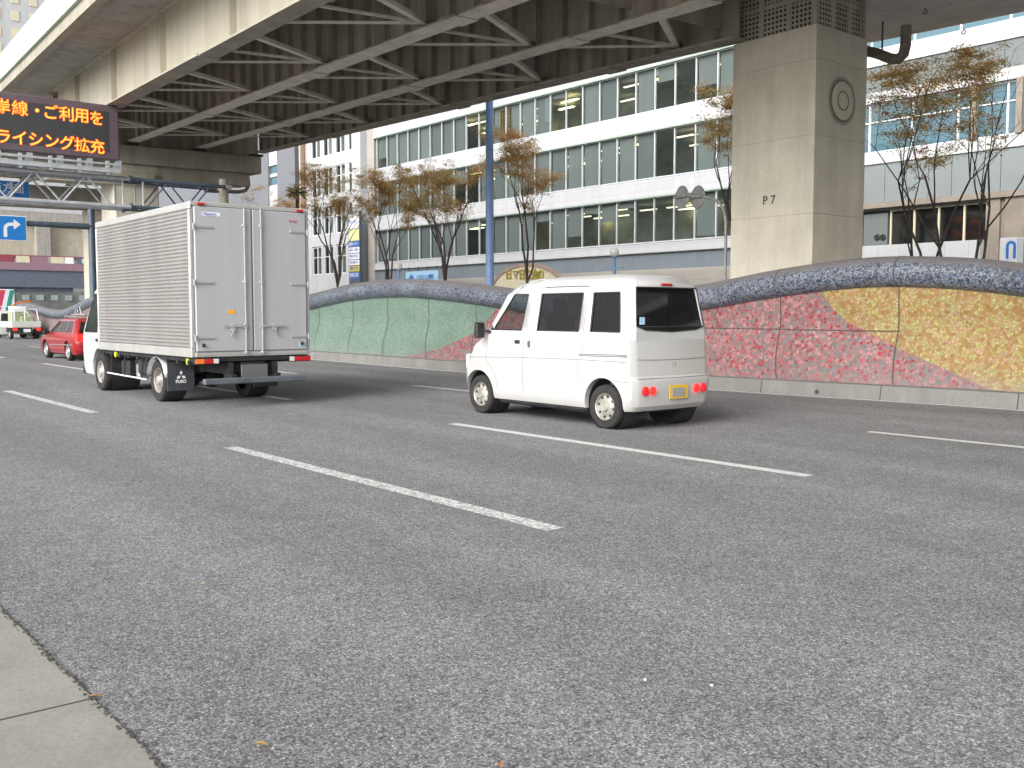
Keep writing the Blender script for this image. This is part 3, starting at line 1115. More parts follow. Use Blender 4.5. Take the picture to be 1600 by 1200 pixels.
# pier at the end of the second span
pe = thing('bridge_pier', tuple(D(62.5, 5, 0))[:2] + (0,), 'farthest concrete pier under the expressway, behind the arrow sign post', 'pier')
mb = MB()
dbox(mb, 61.2, 64, 0, 12, -1.6, -.1)
mb.build('crossbeam', ['beam'], pe)
p, q = D(61.6, .2, 0), D(63.2, 1.8, 0)
MB().box(min(p.x, q.x), max(p.x, q.x), min(p.y, q.y), max(p.y, q.y), 0, D(62, 5, -1.65).z).build('column', ['pillar'], pe)

# ------------------------------------------------------------------ message-board gantry
GX = -36.0
gan = thing('message_board_gantry', (GX, 15.6, 0), 'galvanised truss gantry carrying the orange text board across the road', 'gantry')
TY1, TY0 = 15.45, -.6
zT, zB = 6.12, 5.15
tr = MB()
for xx in (GX, GX - .85):
    for z in (zT, zB):
        tr.tube([(xx, TY0, z), (xx, 11.95, z)], .075, 10)
        tr.tube([(xx, 12.0, z), (xx, TY1, z)], .07, 10, 1)  # chords past the flange: shadow put into a darker steel colour
for xx in (GX, GX - .85):
    y, up = TY0 + .3, True
    step = .83
    while y + step < 11.9:
        a, b = (zB, zT) if up else (zT, zB)
        tr.tube([(xx, y, a), (xx, y + step, b)], .035, 6)
        y += step
        up = not up
    for yy in (11.7, 12.4):
        tr.tube([(xx, yy, zB), (xx, yy, zT)], .035, 6)
    y = 12.5
    while y + .8 < TY1:
        a, b = (zB, zT) if up else (zT, zB)
        tr.tube([(xx, y, a), (xx, y + .8, b)], .03, 6, 1)  # diagonals past the flange share that shadow tone
        y += .8
        up = not up
for z in (zT, zB):
    y = TY0 + .3
    while y < 15.2:
        tr.tube([(GX, y, z), (GX - .85, y + (.8 if z == zT else 0), z)], .025, 6)
        y += 1.6
for z in (zT, zB):
    for xx in (GX, GX - .85):
        tr.lathe([(.0, -.035), (.13, -.035), (.13, .035), (0, .035)], (xx, 11.97, z), (0, 1, 0), 14, 1)
tr.build('truss', ['steel_truss', 'steel_dark'], gan, smooth=40)
cw = MB()
cw.box(GX - .8, GX + .45, TY0, 11.5, 6.33, 6.38)
cw.bar((GX + .42, TY0, 6.30), (GX + .42, 11.5, 6.30), .06, .14)
cw.bar((GX + .42, TY0, 6.52), (GX + .42, 11.45, 6.52), .05, .06)
y = 0
while y < 11.5:
    cw.box(GX + .30, GX + .42, y, y + .1, 6.15, 6.62)
    cw.box(GX - .1, GX + .4, y + .02, y + .07, 6.17, 6.24)
    y += .92
cw.build('catwalk', ['steel_truss'], gan)
for yy in (TY1 + .12, TY0 - .1):
    lg = MB()
    lg.tube([(GX - .42, yy, 0), (GX - .42, yy, 6.45)], .17, 16)
    for z in (zT, zB):
        lg.box(GX - 1.0, GX + .12, yy - .1, yy + .1, z - .06, z + .06)
    lg.build('gantry_post', ['beam'], gan, smooth=40)
bo = MB()
by0, by1, bz0, bz1 = 1.6, 11.50, 6.68, 8.52
bo.cham(GX - .25, GX + .35, by0, by1, bz0, bz1, .03)
board = bo.build('board_housing', ['board_frame'], gan)
fx = GX + .355
MB().box(fx - .02, fx + .001, by0 + .25, by1 - .33, bz0 + .24, bz1 - .24).build('display_face', ['board_face'], board)
y = by0 + .3
while y < by1:
    MB().box(GX + .05, GX + .3, y, y + .18, 6.38, 6.68).build('support_foot', ['steel_truss'], board)
    y += .95
# characters: pixel anchors give y/z on the board's own plane


def led(ch, uc, vc, size):
    p = onX(uc, vc, fx)
    h = size
    for nm, mt, bd, ex, off in (('lettering', 'led', .013, .003, .006), ('lettering_core', 'led_core', -.011, .003, .013)):
        text(nm, ch, h, (fx + off, p.y - .46 * h, p.z - .36 * h), (0, 1, 0), (0, 0, 1), mt, board, ex, bd)


for ch, uc, vc in (('岸', 2, 166), ('線', 30, 169.5), ('・', 57, 173), ('ご', 78, 175.5), ('利', 103.5, 178.5), ('用', 127, 180.5), ('を', 150, 185)):
    led(ch, uc, vc, .50)
for ch, uc, vc in (('ラ', 4, 213), ('イ', 30, 215.5), ('シ', 55, 218), ('ン', 80, 220.5), ('グ', 104, 223.5), ('拡', 127.5, 227), ('充', 151, 229.5)):
    led(ch, uc, vc, .50)
led('湾', -24, 163, .50)
led('プ', -22, 210, .50)
# blue direction board hung behind the truss
bs = MB()
p0, p1 = onX(45, 285, GX - 1.0), onX(45, 321, GX - 1.0)
bs.cham(GX - 1.06, GX - 1.0, 4.6, p0.y, p1.z, p0.z, .01)
bsg = bs.build('direction_board', ['sign_blue'], None)
tag(bsg, 'blue direction board with white place name, seen through the gantry truss', 'sign')
text('place_name', '東大阪方面', .34, (GX - .992, p0.y - 1.85, p0.z - .36), (0, 1, 0), (0, 0, 1), 'sign_white', bsg, .002, .004)
text('roman_name', 'Higashi-Osaka', .17, (GX - .992, p0.y - 1.75, p0.z - .6), (0, 1, 0), (0, 0, 1), 'sign_white', bsg, .002, .002)
mb = MB()
for yy in (5.2, 6.8, 8.3):
    mb.box(GX - 1.0, GX - .84, yy, yy + .06, zB - .1, zT - .3)
mb.build('bracket', ['steel_truss'], bsg)

# arrow sign on its own post beyond
AX = -55.0
pt = onX(142, 322, AX)
arr = thing('arrow_sign_post', (AX, pt.y, 0), 'dark blue-grey post with a side arm holding the right-turn arrow sign', 'signpost')
MB().tube([(AX, pt.y, 0), (AX, pt.y, pt.z)], [.20, .17], 16).build('post', ['steel_dark'], arr, smooth=40)
a0, a1 = onX(142, 354, AX), onX(41, 352, AX)
MB().tube([(AX, a0.y, 5.95), (AX, 12.0, 5.95)], [.16, .13], 12).build('arm', ['steel_dark'], arr, smooth=40)
s0_, s1_ = onX(41, 338, AX + .2), onX(41, 377, AX + .2)
sy1, sz1, sz0 = s0_.y, s0_.z, s1_.z
sy0 = sy1 - (sz1 - sz0) * 1.15
sg = MB().cham(AX + .17, AX + .2, sy0, sy1, sz0, sz1, .008).build('sign_plate', ['sign_white'], arr)
MB().box(AX + .2, AX + .206, sy0 + .04, sy1 - .04, sz0 + .04, sz1 - .04).build('blue_field', ['sign_blue'], sg)
# bent arrow built as one flat shape
cy_, cz_ = (sy0 + sy1) / 2, (sz0 + sz1) / 2
S_ = (sz1 - sz0)
out = []
for k in range(9):
    a = PI - k * PI / 16
    out.append((-.02 + math.cos(a) * .26, -.04 + math.sin(a) * .26))
head = [(.10, .22), (.10, .36), (.36, .155), (.10, -.05), (.10, .09)]
inn = []
for k in range(9):
    a = PI / 2 + k * PI / 16
    inn.append((-.02 + math.cos(a) * .13, -.04 + math.sin(a) * .13))
poly = [(-.28, -.36)] + out + head + inn + [(-.15, -.36)]
MB().prism(poly, lambda a, b, w: (AX + .206 + w, cy_ + a * S_, cz_ + b * S_), 0, .004).build('arrow_symbol', ['sign_white'], sg)

# ------------------------------------------------------------------ things far down the road
fb = thing('footbridge', (-140, 30, 0), 'low grey-blue footbridge with a maroon railing across the far road', 'footbridge')
fy0, fy1 = 2.0, onX(140, 430, -140).y + 6
gz = [onX(0, v, -140).z for v in (400, 409, 421, 448, 456)]
MB().box(-143, -140, fy0, fy1, gz[3], gz[2]).build('girder', ['foot_girder'], fb)
MB().box(-142.6, -140.5, fy0, fy1 - 8, gz[4], gz[3]).build('lower_girder', ['foot_girder'], fb)
MB().box(-143, -139.8, fy0, fy1, gz[2], gz[1]).build('deck_edge', ['foot_purple'], fb)
rl = MB()
rl.box(-140, -139.95, fy0, fy1, gz[0] + .1, gz[0] + .22)
y = fy0
while y < fy1:
    rl.box(-140, -139.94, y, y + .12, gz[1], gz[0] + .1)
    y += .5
rl.build('railing', ['foot_red'], fb)
random.seed(3)
bn = MB()
for i, (ya, yb, mi) in enumerate(((26, 31.5, 0), (31.8, 33.4, 1), (33.6, 35.6, 2), (36.0, 37.6, 1), (37.7, 38.8, 3), (39.2, 44, 4))):
    bn.box(-139.93, -139.88, ya, yb, gz[1], gz[0] + .1, mi)
bn.build('banner', ['foot_red', 'cream', 'foot_purple', 'white_mark', 'foot_girder'], fb)
text('banner_text', '駅前第1ビル', .62, (-139.86, 39.8, gz[1] + .12), (0, 1, 0), (0, 0, 1), 'white_mark', fb, .002, .01)
MB().box(-142.5, -141, 44, 45.6, 0, gz[2]).box(-142.5, -141, 8, 9.6, 0, gz[2]).build('support', ['foot_girder'], fb)

cb = thing('crossing_overpass', (-180, 40, 0), 'far beige concrete overpass crossing above the footbridge', 'overpass')
cz = [onX(0, v, -180).z for v in (333, 345, 398)]
MB().box(-190, -180, -30, 80, cz[2], cz[1]).build('girder', ['far_beige'], cb)
MB().box(-191, -179, -30, 80, cz[1], cz[0] + .5).build('deck_edge', ['slab'], cb)
py_ = onX(56, 380, -179).y
MB().box(-180, -178.6, py_, py_ + 2.2, 0, cz[1] - .1).build('column', ['slab'], cb)
MB().box(-180, -178.6, py_ - 34, py_ - 32, 0, cz[1] - .1).build('column', ['slab'], cb)

# ------------------------------------------------------------------ buildings
YB = 40.0


def room(root, x0, x1, zf, zc, name='room', depth=4.4, mat='room'):
    mb = MB()
    mb.add([(x0, YB + depth, zf), (x1, YB + depth, zf), (x1, YB + depth, zc), (x0, YB + depth, zc)], [(0, 1, 2, 3)])
    mb.add([(x0, YB + .1, zf + .003), (x1, YB + .1, zf + .003), (x1, YB + depth, zf + .003), (x0, YB + depth, zf + .003)], [(0, 1, 2, 3)])
    mb.add([(x0, YB + .1, zc - .003), (x1, YB + .1, zc - .003), (x1, YB + depth, zc - .003), (x0, YB + depth, zc - .003)], [(3, 2, 1, 0)], 1)
    return mb.build(name, [mat, 'ceiling'], root, fix=False)


def make_window(w, h, root, matf='alu', matg='pane', fr=.05, mid=False, rooty=.0):
    mb = MB()
    mb.box(0, fr, -.03, .09, 0, h)
    mb.box(w - .015, w, -.02, .08, 0, h)
    mb.box(fr, w - .015, -.02, .08, 0, .06)
    mb.box(fr, w - .015, -.02, .08, h - .05, h)
    if mid:
        mb.box(fr, w - .015, -.02, .08, h * .62, h * .62 + .05)
    f = mb.build('window', [matf], root)
    g = MB().add([(fr, .045, .06), (w - .015, .045, .06), (w - .015, .045, h - .05), (fr, .045, h - .05)], [(0, 1, 2, 3)]).build('pane', [matg], f, fix=False)
    return f


def put(o, root, x, y, z):
    o.parent = root
    o.location = (x - root.location.x, y - root.location.y, z - root.location.z)


# office block with long window bands
A0, A1 = -65.6, -27.0
offA = thing('office_building', (A0, YB, 0), 'long white office block with three bands of grey windows behind the trees', 'building', world=False)


def wb(mb, name, mats, root, **k):
    """build in world coordinates, then parent to a root whose parts are local"""
    o = mb.build(name, mats, None, **k)
    o.parent = root
    o.matrix_parent_inverse = Matrix.Translation(root.location).inverted()
    return o


FL = [(12.16, 14.46), (8.62, 11.12), (5.20, 7.60)]
W_BAY = 1.408
sp = MB()
for z0, z1 in ((14.50, 15.6), (11.16, 12.12), (7.64, 8.58), (4.66, 5.16)):
    sp.box(A0, A1, YB - .12, YB + .25, z0, z1)
    sp.box(A0, A1, YB - .22, YB - .12, z0 - .0, z0 + .10)
wb(sp, 'spandrel', ['white_tile'], offA)
sk = MB()
for z0 in (14.42, 11.08, 7.56):
    sk.box(A0, A1, YB - .20, YB + .1, z0 + .03, z0 + .08)
wb(sk, 'soffit_trim', ['green_edge'], offA)
wb(MB().box(A0, A1, YB - .02, YB + .3, 3.75, 4.66), 'lower_band', ['slate_band'], offA)
wb(MB().box(A0, A1, YB - .5, YB + .3, 0, 3.75), 'ground_floor_wall', ['pale_stone'], offA)
ws = MB()
ws.box(A0 - .02, A1, YB + 5.2, YB + 18, 0, 22)
ws.box(A0, A1, YB + .3, YB + 5.2, 15.5, 22)
wb(ws, 'rear_block', ['white_tile'], offA)
wb(MB().box(A0 - 1.0, A0, YB - .1, YB + 18, 0, 19), 'end_wall', ['pale_stone'], offA)
wb(MB().box(A1, A1 + .4, YB - .1, YB + 18, 0, 19), 'end_wall', ['pale_stone'], offA)
random.seed(11)
proto = make_window(W_BAY, 1.0, offA)
lights = MB()
nb = int((A1 - A0) / W_BAY)
for fi, (z0, z1) in enumerate(FL):
    h = z1 - z0
    if fi:
        f0 = make_window(W_BAY, h, offA)
    else:
        bpy.data.objects.remove(proto.children[0])
        bpy.data.objects.remove(proto)
        f0 = make_window(W_BAY, h, offA)
    r_ = room(None, A0, A1, z0 - .8, z1 + .05)
    r_.parent = offA
    r_.matrix_parent_inverse = Matrix.Translation(offA.location).inverted()
    for b_ in range(nb):
        o = f0 if b_ == 0 else copy_tree(f0, offA)
        x = A0 + .25 + b_ * W_BAY
        put(o, offA, x, YB, z0)
        lit = False
        if fi == 2:
            lit = b_ in (8, 9) or 16 <= b_ <= 23 and b_ not in (22,) or b_ in (13, 25)
        elif fi == 1:
            lit = b_ in (7, 8, 20, 21) or b_ > 24
        else:
            lit = b_ in (14, 15, 18, 20, 21) or b_ in (8, 9)
        if not lit:
            m_ = random.choice((0, 0, 1, 1, 1))
            drop = 0 if random.random() < .8 else random.uniform(.1, .9)
            wb(MB().box(x + .06, x + W_BAY - .03, YB + .16, YB + .175, z0 + drop, z1), 'blind', [('blind', 'blind2')[m_]], offA)
        elif random.random() < .35:
            wb(MB().box(x + .06, x + W_BAY - .03, YB + .16, YB + .175, z1 - random.uniform(.3, 1.1), z1), 'blind', ['blind2'], offA)
    if fi == 0:
        xx = onY(798, 200, YB).x
        wb(MB().box(xx - 6.6, xx - 6.1, YB + .13, YB + .14, z0, z1), 'blind', ['blind3'], offA)
        xg = onY(850, 190, YB).x
        wb(MB().box(xg - .05, xg + .55, YB + .12, YB + .13, z0 + .7, z1), 'blind', ['blind3'], offA)
    for k in range(30):
        xx = random.uniform(A0 + 8, A1 - 1)
        yy = random.choice((1.3, 2.6, 3.9))
        lights.box(xx, xx + 1.2, YB + yy, YB + yy + .16, z1 - .28, z1 - .22)
wb(lights, 'ceiling_lamp', ['tube_light'], offA)
# wooden lattice screen behind one top-floor window
lt = MB()
xg = onY(787, 190, YB).x - .5
for k in range(6):
    lt.box(xg + k * .22, xg + k * .22 + .05, YB + .12, YB + .16, 12.2, 14.3)
for k in range(9):
    lt.box(xg, xg + 1.15, YB + .10, YB + .12, 12.25 + k * .25, 12.29 + k * .25)
lt.box(xg, xg + 1.15, YB + .16, YB + .18, 12.2, 14.3)
wb(lt, 'lattice_screen', ['wood'], offA)
# warm lit room left in the lowest band: glow put into a panel's colour
wm = MB()
wm.box(onY(735, 400, YB).x - 1.2, onY(735, 400, YB).x + 2.2, YB + 2.5, YB + 2.6, 5.4, 7.3)
wb(wm, 'warm_room_panel', ['room_warm'], offA)
# low forecourt wall in front
fw = MB()
fw.box(-60, -27.5, 36.6, 36.9, .15, 3.42)
tag(fw.build('forecourt_wall', ['pale_stone']), 'low pale stone wall in front of the white office block', 'wall')

# grey clad building right of the pillar
C0, C1 = -26.6, 40.0
offC = thing('grey_clad_building', (C0, YB, 0), 'grey panelled building with blue glass bands to the right of the concrete pillar', 'building', world=False)
bm_ = MB()
for z0, z1 in ((12.0, 12.72), (10.45, 10.9), (7.85, 8.35)):
    bm_.box(C0, C1, YB - .25, YB + .3, z0, z1)
wb(bm_, 'white_band', ['white_panel'], offC)
PW = .99
for z0, z1, mt in ((10.9, 12.0, 'greygreen_panel'), (6.2, 7.85, 'greygreen_light')):
    pn = MB()
    x = C0
    while x < C1:
        pn.box(x + .012, x + PW - .012, YB - .16, YB - .1, z0 + .006, z1 - .006)
        x += PW
    pn.box(C0, C1, YB - .1, YB + .2, z0, z1)
    wb(pn, 'cladding', [mt], offC)
wb(MB().box(C0, C1, YB - .3, YB + .5, 5.95, 6.19), 'lintel', ['brown_stone'], offC)
wb(MB().box(C0, C1, YB + 6, YB + 18, 0, 30).box(C0, C1, YB + .3, YB + 6, 17, 30), 'rear_block', ['white_panel'], offC)
r_ = wb(MB().add([(C0, YB + 3, 6.2), (C1, YB + 3, 6.2), (C1, YB + 3, 17), (C0, YB + 3, 17)], [(0, 1, 2, 3)]), 'room', ['blind3'], offC, fix=False)
wC = make_window(1.98, 2.07, offC, 'white_mark', 'pane_blue', .06, True)
n = 0
for zz in (8.36, 12.74, 14.9):
    x = C0 + .1
    k = 0
    while x + 1.98 < -4:
        o = wC if n == 0 else copy_tree(wC, offC)
        put(o, offC, x, YB, zz)
        n += 1
        x += 1.98
for u in (1521, 1593):
    p = onY(u, 160, YB - .3)
    wb(MB().box(p.x - .12, p.x + .12, YB - .35, YB - .1, 8.35, 10.45), 'mullion_column', ['brown_stone'], offC)
wst = MB()
for z0, z1 in ((8.36, 10.43), (12.74, 14.8), (14.9, 16.9), (4.2, 5.9)):
    wst.add([(-4, YB + .05, z0), (C1, YB + .05, z0), (C1, YB + .05, z1), (-4, YB + .05, z1)], [(0, 1, 2, 3)])
wb(wst, 'window_band', ['glass_dark'], offC, fix=False)
# recessed ground storey
wb(MB().box(C0, C1, YB + 3.0, YB + 3.2, 3.5, 6.0), 'recess_wall', ['room'], offC)
xa, xb = onY(1352, 340, YB + .2).x, onY(1389, 340, YB + .2).x
vp = wb(MB().box(xa, xb, YB + .1, YB + .3, 4.2, 5.75), 'vent_panel', ['greygreen_panel'], offC)
vt = MB()
for u in (1371, 1380):
    p = onY(u, 371, YB + .1)
    vt.lathe([(.0, -.03), (.10, -.04), (.14, -.02), (.15, .02)], (p.x, YB + .09, p.z), (0, 1, 0), 18)
wb(vt, 'round_vent', ['black'], vp) if False else wb(vt, 'round_vent', ['black'], offC)
wD = make_window(1.08, 1.55, offC, 'cream', 'pane_blue', .07)
x = xb + .1
xend = onY(1540, 340, YB).x
k = 0
pd = [n_ for n_ in wD.children][0]
pd.data.materials[0] = M['glass_dark']
while x + 1.08 < xend + .3:
    o = wD if k == 0 else copy_tree(wD, offC)
    put(o, offC, x, YB + .15, 4.3)
    x += 1.08
    k += 1
x0 = onY(1541, 340, YB - .1).x
wb(MB().box(x0, x0 + .55, YB - .15, YB + .4, 0, 5.95).box(x0 + .75, x0 + 1.5, YB - .15, YB + .4, 0, 5.95).box(x0 + .5, x0 + .8, YB, YB + .35, 0, 5.95), 'corner_column', ['brown_stone'], offC)
lw = MB()
lw.cham(onY(1349, 390, 38).x, onY(1532, 390, 38).x, 37.9, 38.3, .15, onY(1420, 381, 38).z, .02)
tag(lw.build('terrace_wall', ['white_panel']), 'low white terrace wall below the dark windows of the grey building', 'wall')
bx = thing('white_sign_box', tuple(onY(1580, 400, 33))[:1] + (33.0, 0), 'white box sign with a blue arch mark beside the grey building', 'sign')
p0, p1 = onY(1562, 372, 33), onY(1589, 374, 33)
MB().cham(p0.x, p1.x, 33, 33.5, .0, p0.z, .02).build('box', ['sign_white'], bx)
ca, cz2 = onY(1580, 384, 33), onY(1580, 404, 33)
arc = MB()
rr = .16
for k in range(10):
    a, b = PI * k / 10, PI * (k + 1) / 10
    arc.hexa([(ca.x + math.cos(q) * r2, yy, ca.z + math.sin(q) * r2) for yy in (32.985, 32.995) for q, r2 in ((a, rr), (b, rr), (b, rr * .45), (a, rr * .45))])
arc.box(ca.x - rr, ca.x - rr * .45, 32.985, 32.995, cz2.z, ca.z)
arc.box(ca.x + rr * .45, ca.x + rr, 32.985, 32.995, cz2.z, ca.z)
arc.build('arch_mark', ['sign_blue'], bx)

# white building to the left
B0, B1 = -77.05, -66.7
offB = thing('white_office_building', (B0, YB + .3, 0), 'white building with paired windows left of the long office block', 'building', world=False)
YBB = YB + .3
colsB = [-76.35, -74.35, -72.3, -70.25]
rowsB = [None, (4.6, 6.95), (7.85, 10.1), (11.0, 13.3), (14.2, 16.4)]
bw = MB()
zb = 0
edges = []
for z0, z1 in rowsB[1:]:
    bw.box(B0, B1, YBB, YBB + .3, zb, z0)
    zb = z1
bw.box(B0, B1, YBB, YBB + .3, zb, 24)
for z0, z1 in rowsB[1:]:
    x = B0
    for c in colsB:
        bw.box(x, c, YBB, YBB + .3, z0, z1)
        x = c + 1.62
    bw.box(x, B1, YBB, YBB + .3, z0, z1)
bw.box(B0, B1, YBB + 4, YBB + 15, 0, 24)
wb(bw, 'wall', ['white_panel'], offB)
wB = make_window(.81, 2.26, offB, 'sign_white', 'pane', .07, True)
n = 0
for z0, z1 in rowsB[1:]:
    for c in colsB:
        for dx in (0, .81):
            o = wB if n == 0 else copy_tree(wB, offB)
            put(o, offB, c + dx, YBB + .1, z0 + .02)
            n += 1
r_ = MB()
random.seed(8)
for z0, z1 in rowsB[1:]:
    for c in colsB:
        r_.box(c - .05, c + 1.67, YBB + .5, YBB + .52, z0 - .1, z1 + .1, random.choice((0, 1, 2)))
wb(r_, 'curtain', ['blind', 'blind2', 'room'], offB)
# corner strips between the blocks
wb(MB().box(-68.4, -67.1, YB - .4, YBB - .01, 0, 19), 'corner_pier', ['white_panel'], offB)
st = MB().box(-78.75, -77.1, YB + .6, YB + 12, 0, 22)
bd = thing('brown_brick_building', (-78, YB + .6, 0), 'narrow salmon and brown building between the white and the grey tiled blocks', 'building')
st.build('wall', ['rust_brown'], bd)
MB().box(-78.5, -77.95, YB + .5, YB + .6, 0, 22).build('dark_strip', ['brown_dark'], bd)
MB().box(-78.75, -78.6, YB + .45, YB + .6, 0, 22).build('pale_strip', ['cream'], bd)
gd = thing('grey_tiled_building', (-100, YB + 1, 0), 'grey tiled building with one white window strip above the truck box', 'building')
xa, xb, xc, xd = [onY(u, 280, YB + 1).x for u in (395, 419, 433, 461)]
MB().box(xa - 30, xa, YB + 1, YB + 15, 0, 26).box(xa, xb, YB + 1, YB + 15, 0, 26).box(xc, xd, YB + 1, YB + 15, 0, 26).build('wall', ['grey_tile'], gd)
zw = [onY(426, v, YB + 1).z for v in (289, 273, 258)]
MB().box(xb, xc, YB + 1.1, YB + 15, 0, zw[0]).box(xb, xc, YB + 1.1, YB + 15, zw[2], 26).build('white_strip', ['white_panel'], gd)
for a, b in ((zw[0], zw[1] - .15), (zw[1] + .15, zw[2])):
    f = MB().box(xb + .15, xc - .15, YB + 1.25, YB + 1.3, a + .1, b - .1).build('window', ['pane_blue'], gd)
wb_ = MB().box(xb, xc, YB + 1.2, YB + 1.24, zw[1] - .15, zw[1] + .15).build('window_frame', ['white_panel'], gd)
MB().box(xb, xc, YB + 1.35, YB + 2, zw[0], zw[2]).build('curtain', ['blind2'], gd)

# far tower seen over the expressway parapet and between the bridges
tw = thing('pale_tower_block', (-205, 55, 0), 'tall pale tower block rising behind the expressway parapet at top left', 'building')
tb = MB()
tx = -200.0
tb.box(-225, tx, 15, 90, 0, 90)
tb.build('wall', ['white_panel'], tw)
for j in range(9):
    for i in range(8):
        y, z = 43 + i * 3.1, 41.7 + j * 3.1
        ub_ = y > 50
        MB().box(tx, tx + .1, y, y + (3.0 if ub_ else 1.3), z, z + (2.7 if ub_ else 1.8)).build('window', ['pane_blue' if ub_ else 'cream'], tw)
lc = thing('low_far_building', (-170, 27, 0), 'low pale building with a row of small windows under the far footbridge', 'building')
MB().box(-168, -160, 22, 48, 0, 4.6).build('wall', ['far_grey'], lc)
for k in range(12):
    MB().box(-160, -159.9, 23 + k * 2, 24 + k * 2, 3.3, 4.1).build('window', ['blind3'], lc)

# ------------------------------------------------------------------ signs and posts on the far side
# tall blue lamp post
p = onY(765, 300, 24.0)
lp = thing('street_lamp', (p.x, 24, 0), 'tall straight blue street lamp post between the autumn trees', 'street lamp')
MB().tube([(p.x, 24, 0), (p.x, 24, 11.5)], [.17, .14], 16).build('pole', ['pole_blue'], lp, smooth=40)
MB().tube([(p.x, 24, 11.4), (p.x, 23.6, 11.8), (p.x, 22.9, 11.95)], .06, 8).build('arm', ['pole_blue'], lp, smooth=40)
MB().cham(p.x - .14, p.x + .14, 22.2, 22.95, 11.85, 12.0, .04).build('lamp_head', ['sign_back'], lp)
# globe lamps
first = None
for u, vt_, lab in ((960, 394, 'white globe lamp on a blue post above the roof of the van'), (623, 416, 'white globe lamp near the light blue banner board')):
    Yg = 25.0
    q = onY(u, vt_, Yg)
    if first is None:
        g = thing('globe_lamp', (q.x, Yg, 0), lab, 'street lamp', 'white globe lamps on blue posts', world=False)
        MB().lathe([(.0, -.17)] + [(.17 * math.sin(a), -.17 * math.cos(a)) for a in [PI * k / 10 for k in range(1, 10)]] + [(0, .17)], (0, 0, q.z), (0, 0, 1), 20).build('globe', ['globe'], g, smooth=60)
        mb = MB()
        mb.tube([(0, 0, 0), (0, 0, q.z - .15)], .06, 10)
        mb.bar((-.45, 0, q.z - .55), (.45, 0, q.z - .55), .04, .04)
        mb.lathe([(.1, 0), (.12, .03), (.0, .05)], (0, 0, q.z - .2), (0, 0, 1), 12)
        mb.build('post', ['pole_blue'], g, smooth=40)
        first, fz = g, q.z
    else:
        g = copy_tree(first)
        g.location = (q.x, Yg, q.z - fz)
        g['label'] = lab
        g.location.z = 0
        for c in g.children:
            c.location.z = 0
# round signs seen from behind on a curved pole
RY_ = 19.0
pb, ptp = onY(1133, 430, RY_), onY(1133, 345, RY_)
rs = thing('round_sign_pole', (pb.x, RY_, 0), 'curved grey pole holding two round road signs seen from behind', 'road sign')
pts = [(pb.x, RY_, 0), (pb.x, RY_, ptp.z)]
for u, v in ((1131, 328), (1124, 316), (1112, 310), (1095, 307), (1056, 304)):
    q = onY(u, v, RY_)
    pts.append((q.x, RY_, q.z))
MB().tube(pts, .038, 10).build('pole', ['sign_back'], rs, smooth=50)
for u in (1065, 1090):
    q = onY(u, 308, RY_ + .06)
    dsc = MB().lathe([(0, 0), (.27, 0), (.285, .012), (.285, .02), (0, .02)], (q.x, RY_ + .05, q.z), (0.25, 1, 0), 28).build('sign_disc', ['sign_back'], rs, smooth=30)
    MB().bar((q.x - .24, RY_ + .04, q.z + .0), (q.x + .24, RY_ - .06, q.z + .0), .03, .04).build('brace', ['sign_back'], dsc)
# arched cream sign with gold characters
AY = 36.4
l_, r2_, t_ = onY(768, 437, AY), onY(880, 437, AY), onY(825, 411, AY)
ar = thing('arched_sign', ((l_.x + r2_.x) / 2, AY, 0), 'arched cream sign with gold characters and a brown rim over the wall', 'sign')
cx_, hw_, hh_ = (l_.x + r2_.x) / 2, (r2_.x - l_.x) / 2, t_.z - 2.75
arcpts = [(math.cos(PI * k / 24), math.sin(PI * k / 24)) for k in range(25)]
MB().prism([(a, b) for a, b in arcpts], lambda a, b, w: (cx_ + a * hw_ * .95, AY + w, 2.75 + b * hh_ * .92), 0, .12).build('panel', ['cream'], ar)
rm = MB()
for (a, b), (c, d) in zip(arcpts, arcpts[1:]):
    rm.hexa([(cx_ + a * hw_, AY - .06, 2.75 + b * hh_), (cx_ + c * hw_, AY - .06, 2.75 + d * hh_), (cx_ + c * hw_, AY + .2, 2.75 + d * hh_), (cx_ + a * hw_, AY + .2, 2.75 + b * hh_),
             (cx_ + a * hw_ * .93, AY - .06, 2.75 + b * hh_ * .88), (cx_ + c * hw_ * .93, AY - .06, 2.75 + d * hh_ * .88), (cx_ + c * hw_ * .93, AY + .2, 2.75 + d * hh_ * .88), (cx_ + a * hw_ * .93, AY + .2, 2.75 + b * hh_ * .88)])
rm.build('rim', ['rust_brown'], ar)
MB().box(cx_ - hw_, cx_ + hw_, AY, AY + .2, 0, 2.75).build('base', ['pale_stone'], ar)
for ch, u in zip('日マ日仁会の', (795, 806, 816, 827, 836, 845)):
    q = onY(u, 435, AY)
    text('gold_character', ch, .62, (q.x - .28, AY - .03, q.z + .0), (1, 0, 0), (0, 0, 1), 'gold', ar, .02, .02)
# light blue board with a house mark
LY = 37.5
q0, q1 = onY(634, 436, LY), onY(684, 422, LY)
lb_ = thing('light_blue_board', ((q0.x + q1.x) / 2, LY, 0), 'light blue name board with a small dark house mark above the green wall', 'sign')
z0_, z1_ = q1.z - .95, q1.z
MB().box(q0.x, q1.x, LY, LY + .06, z0_, z1_).build('board', ['sky_sign'], lb_)
MB().prism([(-.3, 0), (.3, 0), (.3, .25), (.0, .5), (-.3, .25)], lambda a, b, w: (q0.x + .7 + a, LY - .012 + w, z0_ + .3 + b), 0, .01).build('house_mark', ['banner_blue'], lb_)
text('board_text', '大阪市立病院', .34, (q0.x + 1.3, LY - .01, z0_ + .42), (1, 0, 0), (0, 0, 1), 'banner_blue', lb_, .004)
text('board_text', '受付', .28, (q1.x - 1.0, LY - .01, z0_ + .48), (1, 0, 0), (0, 0, 1), 'banner_blue', lb_, .004)
mb = MB()
